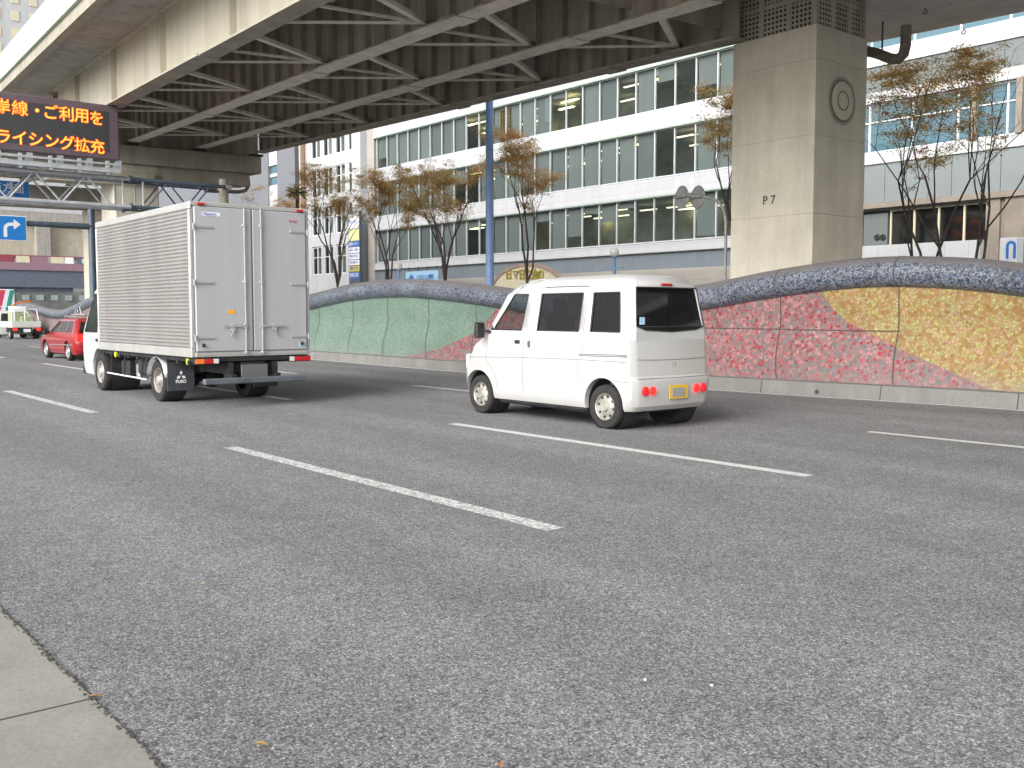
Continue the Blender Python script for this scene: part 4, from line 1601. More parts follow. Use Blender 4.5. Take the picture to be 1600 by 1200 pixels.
for k in range(4):
    x = q0.x + .25 + k * (q1.x - q0.x - .5) / 3
    mb.box(x, x + .06, LY + .06, LY + .12, 0, z1_ + .3)
mb.build('support_rod', ['steel_dark'], lb_)
# vertical banner sign of stacked panels
VY = 39.0
c0, c1 = onY(545, 400, VY), onY(562, 400, VY)
vb = thing('vertical_signboard', (c0.x, VY, 0), 'tall narrow signboard of stacked white, yellow and blue panels by the white building', 'sign')
vs_ = [onY(553, v, VY).z for v in (333, 358, 377, 386, 396, 406, 415, 425, 436)]
mt_ = ['white_mark', 'banner_yellow', 'banner_blue', 'white_mark', 'white_mark', 'white_mark', 'banner_gold', 'banner_blue']
MB().box(c0.x, c1.x, VY + .01, VY + .25, 0, vs_[0] + .1).build('frame', ['steel_dark'], vb)
tx_ = ['内科 小児科', None, '医療センター', '眼科・歯科', '整形外科', '皮膚科', '薬局', '健康広場']
for k, mm in enumerate(mt_):
    pnl = MB().box(c0.x + .08, c1.x - .05, VY - .02, VY + .01, vs_[k + 1] + .04, vs_[k] - .02).build('sign_panel', [mm], vb)
    if tx_[k]:
        hh = (vs_[k] - vs_[k + 1])
        s_ = min(.34, hh * .6)
        dk = mm in ('banner_blue',)
        text('panel_text', tx_[k], s_, (c0.x + .15, VY - .035, vs_[k + 1] + hh * .35), (1, 0, 0), (0, 0, 1), 'white_mark' if dk else 'banner_blue', pnl, .002, 0, (c1.x - c0.x - .35) / (s_ * len(tx_[k])))

# ------------------------------------------------------------------ trees


def make_tree(base, top_z, rx, rz_, stems, seed, label, dens=1.0, lean=(0, 0), mats=('leaf_orange', 'leaf_olive', 'leaf_tan', 'leaf_red'), wts=(5, 3, 3, 1), fork=.30, crown=.40):
    """slim leaning stems from a low fork, forking again into twigs that carry thin flat layers of leaves"""
    rnd = random.Random(seed)
    t = thing('autumn_tree', base, label, 'tree', 'autumn trees behind the mosaic wall')
    b = Vector(base)
    wood, fol = MB(), MB()
    Ht = top_z - b.z
    zc = top_z - Ht * crown                      # lowest leaves
    fk = b + Vector((rnd.uniform(-.15, .15), rnd.uniform(-.1, .1), Ht * fork))
    k0 = .068 + .005 * stems
    if fork > .05:
        wood.tube([b, b.lerp(fk, .5) + Vector((rnd.gauss(0, .04), 0, 0)), fk], [k0, k0 * .85, k0 * .75], 8)
    clumps = []

    def limb(p, d, L, r, lvl):
        """grows one limb with a few bends and returns nothing; leaves are noted at twig ends"""
        n_ = 5 if lvl < 2 else 3
        pts, rad = [p], [r]
        for k in range(n_):
            d = (d + Vector((rnd.gauss(0, .13), rnd.gauss(0, .13), rnd.gauss(.02, .06)))).normalized()
            q = pts[-1] + d * (L / n_)
            if q.z > top_z:
                q.z = top_z - rnd.uniform(0, .15)
                d = Vector((d.x, d.y, 0)).normalized()
            pts.append(q)
            rad.append(r * (1 - .55 * (k + 1) / n_))
        wood.tube(pts, rad, 7 if lvl == 0 else 5 if lvl == 1 else 4, cap=False)
        if lvl >= 2:
            for q in pts[1:]:
                if q.z > zc:
                    clumps.append(q)
        if lvl < 3:
            m_ = (3, 3, 3)[lvl]
            for i in range(m_):
                k = n_ if i == 0 else rnd.randint(max(1, n_ - 2), n_)
                a = rnd.uniform(0, 2 * PI)
                spread = (.45, .75, 1.0)[lvl]
                dd = (d + Vector((math.cos(a) * spread, math.sin(a) * spread, rnd.uniform(-.1, .25)))).normalized()
                limb(pts[k], dd, L * rnd.uniform(.42, .68), rad[k] * .72, lvl + 1)

    for i in range(stems):
        a = 2 * PI * (i + rnd.uniform(-.3, .3)) / stems + seed
        reach = rx * rnd.uniform(.35, .62)
        tgt = Vector((b.x + lean[0] + math.cos(a) * reach, b.y + math.sin(a) * reach * .7, zc + Ht * crown * rnd.uniform(.05, .3)))
        st = fk if fork > .05 else b + Vector((math.cos(a) * .15, math.sin(a) * .1, 0))
        d = (tgt - st)
        limb(st, (d.normalized() + Vector((0, 0, .12))).normalized(), d.length, k0 * rnd.uniform(.5, .7), 0)
    for c in clumps:
        dx = math.hypot((c.x - b.x) / rx, (c.y - b.y) / rx)
        if dx > 1.25 or rnd.random() < .12:
            continue
        n_ = int(rnd.uniform(28, 78) * dens)
        R_ = rnd.uniform(.16, .36)
        mi = rnd.choices(range(len(mats)), wts)[0]
        for _ in range(n_):
            d_ = Vector((rnd.gauss(0, .6), rnd.gauss(0, .6), rnd.gauss(0, .22))) * R_
            p_ = c + d_
            s = rnd.uniform(.02, .04)
            u_ = Vector((rnd.gauss(0, 1), rnd.gauss(0, 1), rnd.gauss(0, .4))).normalized()
            w_ = u_.cross(Vector((rnd.gauss(0, .5), rnd.gauss(0, .5), 1)).normalized()).normalized()
            fol.add([p_ - u_ * s * 1.4, p_ + w_ * s * .6, p_ + u_ * s * 1.4, p_ - w_ * s * .6], [(0, 1, 2, 3)], mi if rnd.random() < .8 else rnd.randrange(len(mats)))
    wood.build('trunk', ['bark'], t, smooth=60, fix=False)
    fol.build('crown', list(mats), t, fix=False)
    return t


TY = 26.0


def tree_at(u, vtop, spread_px, seed, label, stems=4, dens=1.0, Y=TY, **kw):
    q = onY(u, 430, Y)
    tz = onY(u, vtop, Y).z
    dist = (Vector((q.x, Y, 0)) - Vector((0, 0, 0))).dot(FWD)
    rx = spread_px * dist / FPX
    return make_tree((q.x, Y, .1), tz, rx, rx * .5, stems, seed, label, dens, **kw)


tree_at(527, 258, 58, 1, 'autumn tree nearest the truck, in front of the white building', 5)
tree_at(604, 262, 42, 2, 'thin autumn tree in front of the left end of the long office block', 4)
tree_at(697, 226, 70, 3, 'wide autumn tree just left of the blue lamp post', 5)
tree_at(828, 206, 62, 4, 'orange autumn tree just right of the blue lamp post', 3, wts=(7, 2, 3, 2))
tree_at(1150, 120, 58, 5, 'autumn tree half hidden behind the left edge of the P7 pillar', 4)
tree_at(1428, 150, 78, 6, 'greenish autumn tree just right of the P7 pillar', 3, fork=0, wts=(3, 5, 2, 2))
tree_at(1492, 108, 112, 7, 'tall rusty autumn tree rightmost in the row, before the blue glass windows', 4, dens=.9, wts=(3, 4, 2, 3), fork=0)
# smaller ones showing above the truck box
for u, v, lab, sd in ((413, 292, 'small orange tree showing above the middle of the truck box', 21), (446, 296, 'small tan tree showing above the right end of the truck box', 22)):
    tree_at(u, v - 6, 22, sd, lab, 4, Y=30.0, wts=(6, 0, 4, 2))
# palm
q = onY(464, 300, 27)
pm = thing('palm_tree', (q.x, 27, 0), 'small green palm between the truck and the white building', 'palm')
MB().tube([(q.x, 27, 0), (q.x + .05, 27, q.z * .6), (q.x, 27, q.z)], [.12, .1, .09], 8).build('trunk', ['bark'], pm, smooth=60)
fr = MB()
random.seed(9)
for k in range(46):
    a, e = random.uniform(0, 2 * PI), random.uniform(-.5, 1.3)
    L = random.uniform(.5, .85)
    d_ = Vector((math.cos(a) * math.cos(e), math.sin(a) * math.cos(e), math.sin(e)))
    sd = d_.cross(Vector((0, 0, 1))).normalized() * .03
    o_ = Vector((q.x, 27, q.z))
    fr.add([o_ - sd * .5, o_ + sd * .5, o_ + d_ * L * .6 + sd, o_ + d_ * L + Vector((0, 0, -.15)), o_ + d_ * L * .6 - sd], [(0, 1, 2, 3, 4)])
fr.build('crown', ['palm_green'], pm, fix=False)

# ------------------------------------------------------------------ vehicles


def wheel(parent, x, y, r, w, side, rim='steel_wheel', rimr=.62, dual=False):
    """side +1: outer face towards +y (vehicle left)"""
    ax = (0, side, 0)
    ww = w * (2 if dual else 1)
    t = MB().lathe([(r * rimr, -ww), (r * .90, -ww), (r * .985, -ww + .02), (r, -ww + .05), (r, -.05), (r * .985, -.02), (r * .93, -.0), (r * .80, .006), (r * rimr * 1.03, -.005), (r * rimr, -.02)], (x, y, r), ax, 40)
    for k in range(36):
        a = 2 * PI * k / 36
        t.box(0, 0, 0, 0, 0, 0) if False else None
    to = t.build('wheel', ['rubber'], parent, smooth=35)
    rr_ = r * rimr
    prof = [(rr_, -.02), (rr_ * .97, -.006), (rr_ * .93, -.012), (rr_ * .88, -.045 - (.06 if dual else 0)), (rr_ * .62, -.035 - (.07 if dual else 0)), (rr_ * .50, -.02 - (.03 if dual else 0)), (rr_ * .40, -.02 - (.02 if dual else 0)), (rr_ * .34, -.0), (rr_ * .30, .008), (0, .01)]
    ro = MB().lathe(prof, (x, y, r), ax, 32).build('rim', [rim], to, smooth=30)
    h = MB()
    for k in range(8 if not dual else 6):
        a = 2 * PI * k / (8 if not dual else 6) + .2
        h.lathe([(0, .004), (rr_ * .10, .004), (rr_ * .10, -.01)], (x + math.cos(a) * rr_ * .75, y + side * (-.036 - (.065 if dual else 0)), r + math.sin(a) * rr_ * .75), ax, 10)
    h.build('vent_hole', ['black'], to, fix=False)
    return to


def loop(z, xr, xf, hw, cr=.10, divs=(), nose=.05, tail=.02, glass_in=.14):
    """closed plan outline at one height, anticlockwise from the tail centre on the left (+y) side"""
    L = [(xr, 0), (xr + tail * .4, hw - glass_in), (xr + tail, hw - cr * .75), (xr + tail + cr * .30, hw - cr * .25), (xr + tail + cr, hw)]
    L += [(d, hw + .0) for d in divs]
    L += [(xf - nose - cr, hw), (xf - nose - cr * .35, hw - cr * .22), (xf - nose * .7, hw - cr * .8), (xf - nose * .35, hw - glass_in - .04), (xf, 0)]
    full = L + [(a, -b_) for a, b_ in L[-2:0:-1]]
    return [(a, b_, z) for a, b_ in full], len(L)


def shell(levels, name, mat, parent, holes=(), glassmats=(), smooth=38, close_top=True, thick=.0, **lk):
    """levels: (z, xr, xf, hw, divs); holes: (col, level_lo, level_hi, glass index) with col on the left side; mirrored automatically"""
    rows_, nL = [], 0
    for (z, xr, xf, hw, divs) in levels:
        l, nL = loop(z, xr, xf, hw, divs=divs, **lk)
        rows_.append([Vector(p) for p in l])
    N = len(rows_[0])
    hol = {}
    for c, lo, hi, gi in holes:
        for j in range(lo, hi):
            hol[(c, j)] = gi
            hol[(N - 1 - c, j)] = gi
    mb = MB()
    gl = {}
    for j in range(len(rows_) - 1):
        for k in range(N):
            a, b_, c, d = rows_[j][k], rows_[j][(k + 1) % N], rows_[j + 1][(k + 1) % N], rows_[j + 1][k]
            if (k, j) in hol:
                side = k if k < nL else N - 1 - k
                gl.setdefault((hol[(k, j)], side, k < nL - 1 or False), []).append((a, b_, c, d))
            else:
                mb.add([a, b_, c, d], [(0, 1, 2, 3)])
    mb.add(rows_[-1], [tuple(range(N))]) if close_top else None
    mb.add(rows_[0], [tuple(range(N))[::-1]])
    body = mb.build(name, [mat], parent, smooth=smooth)
    return body, gl


def glass_parts(gl, parent, mats, names, body_c=(1.7, 0, 1.4), inset=.012, frame='black'):
    groups = {}
    for (gi, side, left), quads in gl.items():
        key = (gi, left) if side not in (0, names['front_col']) else (gi, side)
        groups.setdefault(key, []).extend(quads)
    for key, quads in groups.items():
        gi = key[0]
        mb = MB()
        c0_ = Vector(body_c)
        for q in quads:
            nrm = (q[1] - q[0]).cross(q[3] - q[0]).normalized()
            ctr = sum(q, Vector()) / 4
            if nrm.dot(ctr - c0_) < 0:
                nrm = -nrm
            mb.add([p_ - nrm * inset for p_ in q], [(0, 1, 2, 3)])
        o = mb.build(names.get(key, 'side_window'), [mats[gi]], parent, smooth=30)


def cut(o, cutters):
    """wheel arches: boolean difference, evaluated and baked into the mesh"""
    for c in cutters:
        c.parent = o.parent
        md = o.modifiers.new('cut', 'BOOLEAN')
        md.operation = 'DIFFERENCE'
        md.solver = 'EXACT'
        md.object = c
    bpy.context.view_layer.update()
    dg = bpy.context.evaluated_depsgraph_get()
    me = bpy.data.meshes.new_from_object(o.evaluated_get(dg))
    o.modifiers.clear()
    o.data = me
    for c in cutters:
        bpy.data.objects.remove(c)


def cyl_cutter(x, y0, y1, z, r):
    return MB().lathe([(0, 0), (r, 0), (r, y1 - y0), (0, y1 - y0)], (x, y0, z), (0, 1, 0), 40).build('cutter', ['black'])


def side_line(pts, hwf, side=1, w=.006, off=.0015):
    """thin seam drawn on the body side through (x, z) points"""
    mb = MB()
    for (x0, z0), (x1, z1) in zip(pts, pts[1:]):
        n_ = max(1, int(max(abs(x1 - x0), abs(z1 - z0)) / .12))
        for i in range(n_):
            a0, a1 = i / n_, (i + 1) / n_
            xa_, za_ = x0 + (x1 - x0) * a0, z0 + (z1 - z0) * a0
            xb_, zb_ = x0 + (x1 - x0) * a1, z0 + (z1 - z0) * a1
            dx, dz = xb_ - xa_, zb_ - za_
            L = math.hypot(dx, dz)
            px_, pz_ = -dz / L * w / 2, dx / L * w / 2
            mb.add([(xa_ + px_, side * (hwf(za_ + pz_) + off), za_ + pz_), (xb_ + px_, side * (hwf(zb_ + pz_) + off), zb_ + pz_),
                    (xb_ - px_, side * (hwf(zb_ - pz_) + off), zb_ - pz_), (xa_ - px_, side * (hwf(za_ - pz_) + off), za_ - pz_)], [(0, 1, 2, 3)])
    return mb


# ---- white kei van
van = thing('white_van', (-8.30, 9.31, 0), 'small white van with dark rear windows driving between the lanes, brake lamps lit', 'van', rz=PI, world=False)
VHW = [(.24, .690), (.30, .715), (.55, .735), (.66, .738), (.86, .738), (1.10, .728), (1.20, .718), (1.70, .640), (1.80, .60), (1.87, .52), (1.905, .40)]
vhw = lambda z: lin(z, VHW)
VXR = [(.24, .05), (.30, -.0), (.58, -.035), (.62, -.03), (.66, .01), (.86, .015), (1.10, .03), (1.27, .045), (1.70, .11), (1.80, .15), (1.87, .24), (1.905, .4)]
VXF = [(.24, 3.36), (.30, 3.42), (.55, 3.44), (.66, 3.41), (.72, 3.36), (.96, 3.24), (1.10, 3.02), (1.20, 2.90), (1.70, 2.50), (1.80, 2.34), (1.87, 2.05), (1.905, 1.75)]


def vlev(z, divs=()):
    return (z, lin(z, VXR), lin(z, VXF), vhw(z), divs)


low, _ = shell([vlev(z) for z in (.24, .30, .45, .58, .62, .66, .80, .86, .96, 1.04, 1.10)], 'lower_body', 'van_white', van, cr=.12, smooth=32)
cut(low, [cyl_cutter(.50, .38, 1.0, .30, .335), cyl_cutter(.50, -1.0, -.38, .30, .335), cyl_cutter(3.02, .38, 1.0, .30, .325), cyl_cutter(3.02, -1.0, -.38, .30, .325)])
low.data.polygons.foreach_set('use_smooth', [True] * len(low.data.polygons))
low.data.set_sharp_from_angle(angle=R(32))


def vdiv(z):
    t = (z - 1.20) / .5
    a = (.22, .74, .95, 1.76, 2.08, 2.74)
    b = (.30, .75, .94, 1.74, 2.01, 2.40)
    return tuple(p_ + (q_ - p_) * t for p_, q_ in zip(a, b))


zsv = (1.10, 1.20, 1.27, 1.50, 1.68, 1.74, 1.80, 1.845, 1.87, 1.89, 1.905)
lv = []
for z in zsv:
    dv = vdiv(min(z, 1.74))
    if z > 1.74:
        x_r, x_f = lin(z, VXR) + .13, lin(z, VXF) - .2
        b0, b1 = dv[0], dv[-1]
        k = (z - 1.74) / .165
        lo_, hi_ = b0 + (x_r + .1 - b0) * k, b1 + (x_f - .05 - b1) * k
        dv = tuple(lo_ + (hi_ - lo_) * (d - b0) / (b1 - b0) for d in dv)
    lv.append(vlev(z, dv))
# side columns: 5 corner points, then 6 divisions -> cells 5 (rear win), 7 (mid), 9 (front)
up, gl = shell(lv, 'upper_body', 'van_white', van, holes=[(5, 1, 4, 0), (7, 1, 4, 0), (9, 1, 4, 1), (0, 2, 5, 0), (14, 1, 5, 1)], cr=.12, smooth=40, glass_in=.10)
md = up.modifiers.new('solid', 'SOLIDIFY')
md.thickness = .03
md.offset = -1
names = {'front_col': 14, (0, 0): 'rear_window', (1, 14): 'windscreen', (1, True): 'front_door_window', (1, False): 'front_door_window'}
glass_parts(gl, van, ['glass_dark', 'glass_clear'], names)
# roof crown
rc = MB()
rws = []
for i in range(9):
    t = i / 8
    x = .42 + (1.72 - .42) * t
    rws.append([(x, y, 1.900 + .032 * (1 - (y / .38) ** 2) * math.sin(PI * min(1, max(.0, t)) ** .9) ** .5) for y in (-.38, -.28, -.15, 0, .15, .28, .38)])
rc.strip(rws).build('roof_panel', ['van_white'], van, smooth=60)
# rubber surrounds of the windows
wf = MB()


def side_ring(pts, hwf, w, off):
    return side_line(pts + [pts[0]], hwf, 1, w, off)


for a, b_ in ((0, 1), (2, 3), (4, 5)):
    lo_, hi_ = vdiv(1.20), vdiv(1.68)
    pts = [(lo_[a], 1.20), (lo_[b_], 1.20), (hi_[b_], 1.68), (hi_[a], 1.68)]
    for s_ in (1, -1):
        r_ = side_line(pts + [pts[0]], vhw, s_, .016, .002)
        wf.v, wf.f, wf.m = wf.v, wf.f, wf.m
        wf.add(r_.v, r_.f)
wf.build('window_seal', ['black'], van, fix=False)
sm = MB()
for s_ in (1, -1):
    for pts in ([(2.04, 1.18), (2.03, .40), (2.05, .27)], [(.86, 1.72), (.86, .92)], [(2.80, 1.10), (2.84, .80), (2.62, .55), (2.60, .27)],
                [(.10, .84), (1.0, .845), (2.2, .83), (3.2, .80)], [(.95, .84), (.95, .58)], [(.06, .60), (.18, .60), (.35, .62)]):
        q_ = side_line(pts, vhw, s_)
        q_.build('door_seam', ['seam'], van, fix=False)
rl_ = MB()
for s_ in (1, -1):
    for z in (.905, .925):
        q_ = side_line([(.08, z), (.92, z - .01)], vhw, s_, .010, .004)
        rl_.add(q_.v, q_.f)
rl_.build('sliding_rail', ['seam'], van, fix=False)
gt = MB()
for s_ in (1, -1):
    q_ = side_line([(.85, 1.765), (1.2, 1.77), (1.7, 1.765)], vhw, s_, .014, .003)
    gt.add(q_.v, q_.f)
gt.build('roof_gutter', ['seam'], van, fix=False)
for x, z, w in ((2.10, 1.045, .10), (1.88, 1.04, .05)):
    for s_ in (1, -1):
        MB().cham(x, x + w, s_ * vhw(z) - .012, s_ * vhw(z) + .016, z - .03 - (.04 if w < .06 else 0), z + .02, .008).build('door_handle', ['black' if w > .06 else 'seam'], van)
# tailgate details
xr_ = lambda z: lin(z, VXR)


def rear_line(pts, w=.006, off=.003):
    mb = MB()
    for (y0, z0), (y1, z1) in zip(pts, pts[1:]):
        L = math.hypot(y1 - y0, z1 - z0)
        py2, pz2 = -(z1 - z0) / L * w / 2, (y1 - y0) / L * w / 2
        mb.add([(xr_(z0 + pz2) - off, y0 + py2, z0 + pz2), (xr_(z1 + pz2) - off, y1 + py2, z1 + pz2), (xr_(z1 - pz2) - off, y1 - py2, z1 - pz2), (xr_(z0 - pz2) - off, y0 - py2, z0 - pz2)], [(0, 1, 2, 3)])
    return mb


tg = MB()
for pts in ([(-.64, .64), (0, .635), (.64, .64)], [(-.63, .87), (-.35, .86), (0, .855), (.35, .86), (.63, .87)]):
    q_ = rear_line(pts)
    tg.add(q_.v, q_.f)
tg.build('tailgate_seam', ['seam'], van, fix=False)
MB().lathe([(0, -.02), (.022, -.018), (.03, 0)], (xr_(.80) - .004, -.02, .79), (-1, 0, 0), 14).build('tailgate_latch', ['black'], van, smooth=40)
MB().cham(xr_(1.79) - .03, xr_(1.79) + .02, -.10, .10, 1.765, 1.795, .008).build('high_brake_lamp', ['red_lens'], van)
q_ = rear_line([(-.615, 1.27), (-.46, 1.225), (0, 1.20), (.46, 1.225), (.615, 1.27), (.545, 1.74), (-.545, 1.74), (-.615, 1.27)], .016, .004)
q_.build('rear_window_seal', ['black'], van, fix=False)
q_ = MB()
q_.add([(xr_(1.27) - .003, -.61, 1.27), (xr_(1.235) - .003, -.46, 1.225), (xr_(1.215) - .003, 0, 1.20), (xr_(1.235) - .003, .46, 1.225), (xr_(1.27) - .003, .61, 1.27)], [(0, 1, 2, 3, 4)])
q_.build('rear_window_lower', ['glass_dark'], van, fix=False)
MB().box(xr_(1.32) - .006, xr_(1.32) - .003, .47, .56, 1.29, 1.38).build('window_sticker', ['sky_sign'], van, fix=False)
# lamps in the bumper: round brake lamp pair each side
for s_ in (1, -1):
    for dy, rr_, mt2 in ((.53, .052, 'red_dim'), (.40, .047, 'red_lamp')):
        MB().lathe([(rr_ + .008, 0), (rr_ + .004, .012), (rr_, .014), (rr_ * .6, .022), (0, .026)], (xr_(.50) - .003, s_ * dy, .49), (-1, 0, 0), 20).build('tail_lamp', [mt2], van, smooth=40)
pl = MB().box(xr_(.47) - .02, xr_(.47) - .012, -.22, .11, .375, .545).build('number_plate', ['yellow_plate'], van)
MB().box(xr_(.47) - .024, xr_(.47) - .0205, -.175, .065, .40, .51).build('plate_centre', ['plate_grey'], pl)
# under-body, mirrors, wheels, interior
ub = MB()
ub.cham(.85, 2.65, -.67, .67, .18, .30, .03)  # floor made wide to block light and deepen the shadow below
ub.cham(.15, 3.2, -.50, .50, .20, .33, .03)
ub.tube([(.12, .35, .2), (.8, .35, .2)], .04, 8)
ub.box(.30, 1.0, -.6, .6, .22, .32)
ub.build('under_body', ['chassis'], van)
for x in (.50, 3.02):
    for s_ in (1, -1):
        wheel(van, x, s_ * .70, .275, .16, s_)
for x, r_ in ((.50, .328), (3.02, .318)):
    for s_ in (1, -1):
        MB().lathe([(.0, .0), (r_, 0), (r_, .28)], (x, s_ * .375, .30), (0, s_, 0), 30).build('arch_liner', ['chassis'], van, fix=False)
mb = MB()
for s_ in (1, -1):
    mb.bar((2.75, s_ * .70, 1.16), (2.82, s_ * .82, 1.19), .05, .04)
    mb.cham(2.79, 2.86, s_ * .86 - .08, s_ * .86 + .08, 1.08, 1.30, .02)
mb.build('side_mirror', ['black'], van)
it = MB()
for y in (.33, -.33):
    it.cham(1.75, 2.2, y - .24, y + .24, .75, .95, .04)
    it.cham(1.68, 1.80, y - .23, y + .23, .9, 1.42, .04)
    it.cham(1.70, 1.78, y - .12, y + .12, 1.42, 1.62, .03)
it.cham(2.6, 2.9, -.65, .65, .95, 1.16, .04)
it.build('seat', ['seat'], van)
MB().tube([(2.45 + .06 * math.cos(a), -.33 + .18 * math.sin(a), 1.13 + .16 * math.cos(a)) for a in [2 * PI * k / 16 for k in range(17)]], .015, 6).build('steering_wheel', ['black'], van, smooth=60)
MB().cham(3.35, 3.40, .42, .68, .62, .84, .02).build('headlamp', ['white_lens'], van)
MB().cham(3.35, 3.40, -.68, -.42, .62, .84, .02).build('headlamp', ['white_lens'], van)
pers = None

# ---- box truck
TX = -14.45
trk = thing('box_truck', (TX, 6.60, 0), 'light truck with a corrugated aluminium box and grey rear doors, biggest vehicle on the left', 'truck', rz=PI, world=False)
BL, BH0, BH1, BW = 4.46, .77, 3.065, .965
# corrugated side walls
for s_ in (1, -1):
    mb = MB()
    prof = []
    z = BH0 + .14
    pitch = .0565
    while z < BH1 - .12:
        prof += [(z, -.012), (z + pitch * .14, .008), (z + pitch * .34, .014), (z + pitch * .54, .008), (z + pitch * .70, -.012)]
        z += pitch
    xs_ = (.075, 1.5, 3.0, BL - .05)
    mb.strip([[(x, s_ * (BW - .012 + o_), zz) for x in xs_] for zz, o_ in prof])
    mb.build('corrugated_side', ['box_side'], trk, fix=False)
fr_ = MB()
fr_.box(.02, BL - .02, -BW + .03, BW - .03, BH0 + .02, BH1 - .02)
for s_ in (1, -1):
    y0, y1 = sorted((s_ * (BW - .05), s_ * (BW + .006)))
    fr_.cham(0, BL, y0, y1, BH1 - .115, BH1, .018)
    fr_.cham(0, BL, y0, y1, BH0, BH0 + .135, .006)
    fr_.cham(.0, .07, y0, y1, BH0 + .136, BH1 - .116, .01)
    fr_.cham(BL - .05, BL, y0, y1, BH0 + .136, BH1 - .116, .01)
fr_.cham(-.005, BL, -BW + .051, BW - .051, BH1 - .03, BH1 + .004, .006)
box = fr_.build('cargo_box', ['box_trim'], trk)
rf = MB()
rf.cham(-.02, .04, -BW, BW, BH1 - .06, BH1 + .005, .012)
rf.cham(-.015, .03, -BW + .052, BW - .052, BH0 - .0, BH0 + .075, .008)
rf.cham(-.02, -.016, -BW + .06, BW - .06, BH0 + .03, BH0 + .04, .001)
rf.build('rear_frame', ['box_trim'], trk)
for s_ in (1, -1):
    d0, d1 = sorted((s_ * .012, s_ * (BW - .065)))
    dr = MB().cham(-.028, .02, d0, d1, BH0 + .085, BH1 - .065, .008).build('rear_door', ['box_rear'], trk)
    fit = MB()
    yr = s_ * .135
    fit.tube([(-.055, yr, BH0 + .03), (-.055, yr, BH1 - .05)], .014, 8)
    for z in (BH0 + .06, BH0 + .45, 1.25, 1.9, 2.75):
        fit.cham(-.065, -.028, yr - .03, yr + .03, z - .02, z + .02, .005)
    yh = s_ * .34
    fit.bar((-.06, yr, 1.235), (-.06, s_ * .50, 1.235), .018, .03)
    fit.cham(-.06, -.028, yh - .04, yh + .04, 1.16, 1.26, .006)
    fit.bar((-.065, yh, 1.17), (-.065, yh + .03 * s_, 1.08), .02, .02)
    fit.build('locking_rod', ['rod'], dr, smooth=40)
    for z in (1.06, 1.88, 2.70):
        hg_ = MB()
        hg_.cham(-.045, -.028, s_ * (BW - .20) - .14, s_ * (BW - .20) + .14, z - .018, z + .018, .004)
        hg_.tube([(-.05, s_ * (BW - .04), z - .05), (-.05, s_ * (BW - .04), z + .05)], .016, 8)
        hg_.build('hinge', ['rod'], dr)
    MB().tube([(-.055, s_ * (BW - .16), BH0 + .2), (-.04, s_ * (BW - .16), BH0 + .16)], .022, 8).build('door_stop', ['black'], dr)
    MB().cham(-.05, -.02, s_ * .80 - .06, s_ * .80 + .06, BH1 - .05, BH1 - .015, .006).build('marker_lamp', ['red_lens'], trk)
MB().box(-.032, -.029, .30, .42, 1.415, 1.475).build('sticker', ['sticker'], trk)
# maker's marks on the doors
MB().box(-.031, -.029, .50, .78, BH1 - .20, BH1 - .145).build('maker_label', ['sign_white'], trk)
text('label_text', 'Nippon', .06, (-.0325, .77, BH1 - .19), (0, -1, 0), (0, 0, 1), 'blue_mark', trk, .0005, .001, 1.15)
text('label_text', 'Body', .065, (-.0325, -.62, BH1 - .22), (0, -1, 0), (0, 0, 1), 'red_stripe', trk, .0005)
MB().box(-.031, -.029, -.86, -.76, BH0 + .13, BH0 + .18).build('sticker', ['sky_sign'], trk)
# chassis
ch = MB()
for s_ in (1, -1):
    ch.box(-.0, 5.2, s_ * .36 - .035, s_ * .36 + .035, .50, .68)
for x in (.1, .9, 1.9, 2.9, 3.8):
    ch.box(x, x + .1, -.35, .35, .52, .66)
ch.box(0, BL, -BW + .05, BW - .05, .70, .765)
x = .2
while x < BL:
    ch.box(x, x + .06, -BW + .02, BW - .02, .66, .72)
    x += .45
ch.tube([(1.64, -.8, .36), (1.64, .8, .36)], .06, 10)
ch.lathe([(0, -.17), (.15, -.1), (.17, 0), (.15, .1), (0, .17)], (1.64, 0, .36), (1, 0, 0), 14)
ch.cham(2.1, 2.75, .45, .85, .38, .66, .04)
ch.cham(2.2, 2.6, -.85, -.45, .38, .66, .04)
ch.tube([(3.1, .62, .42), (3.1, .62, .62)], .14, 14)
ch.cham(3.3, 3.7, .5, .82, .32, .60, .03)
ch.tube([(4.2, -.3, .4), (.2, -.45, .42)], .045, 8)
ch.build('chassis', ['chassis'], trk)
MB().cham(2.85, 2.98, .62, .80, .30, .56, .02).build('canister', ['silver'], trk)
MB().tube([(4.1, .93, .36), (3.3, .93, .35), (2.2, .93, .34), (2.1, .93, .34)], .014, 6).build('side_guard_rail', ['sign_white'], trk)
sgd = MB()
for x in (2.3, 3.2, 3.9):
    sgd.bar((x, .93, .35), (x, .9, .70), .02, .02)
sgd.build('guard_bracket', ['chassis'], trk)
rb = MB().cham(-.20, -.10, -.80, .86, .365, .455, .015).build('rear_bar', ['bumper_grey'], trk)
for y0 in (-.40, .32):
    MB().box(-.1, .2, y0, y0 + .08, .40, .50).build('bar_bracket', ['chassis'], rb)
MB().cham(-.07, -.05, -.20, .23, .45, .645, .004).build('number_plate', ['plate_dark'], trk)
MB().box(-.045, .05, -.16, .2, .64, .68).build('plate_lamp', ['black'], trk)
for s_ in (1, -1):
    o0 = MB().cham(-.06, .03, s_ * .77 - .18, s_ * .77 + .18, .665, .755, .012).build('tail_lamp', ['black'], trk)
    for a, b_, mt2 in ((.58, .66, 'white_lens'), (.665, .80, 'red_lens'), (.805, .94, 'orange_lens' if s_ > 0 else 'red_lens')):
        y0, y1 = sorted((s_ * a, s_ * b_))
        MB().cham(-.068, -.058, y0, y1, .675, .745, .004).build('lens', [mt2], o0)
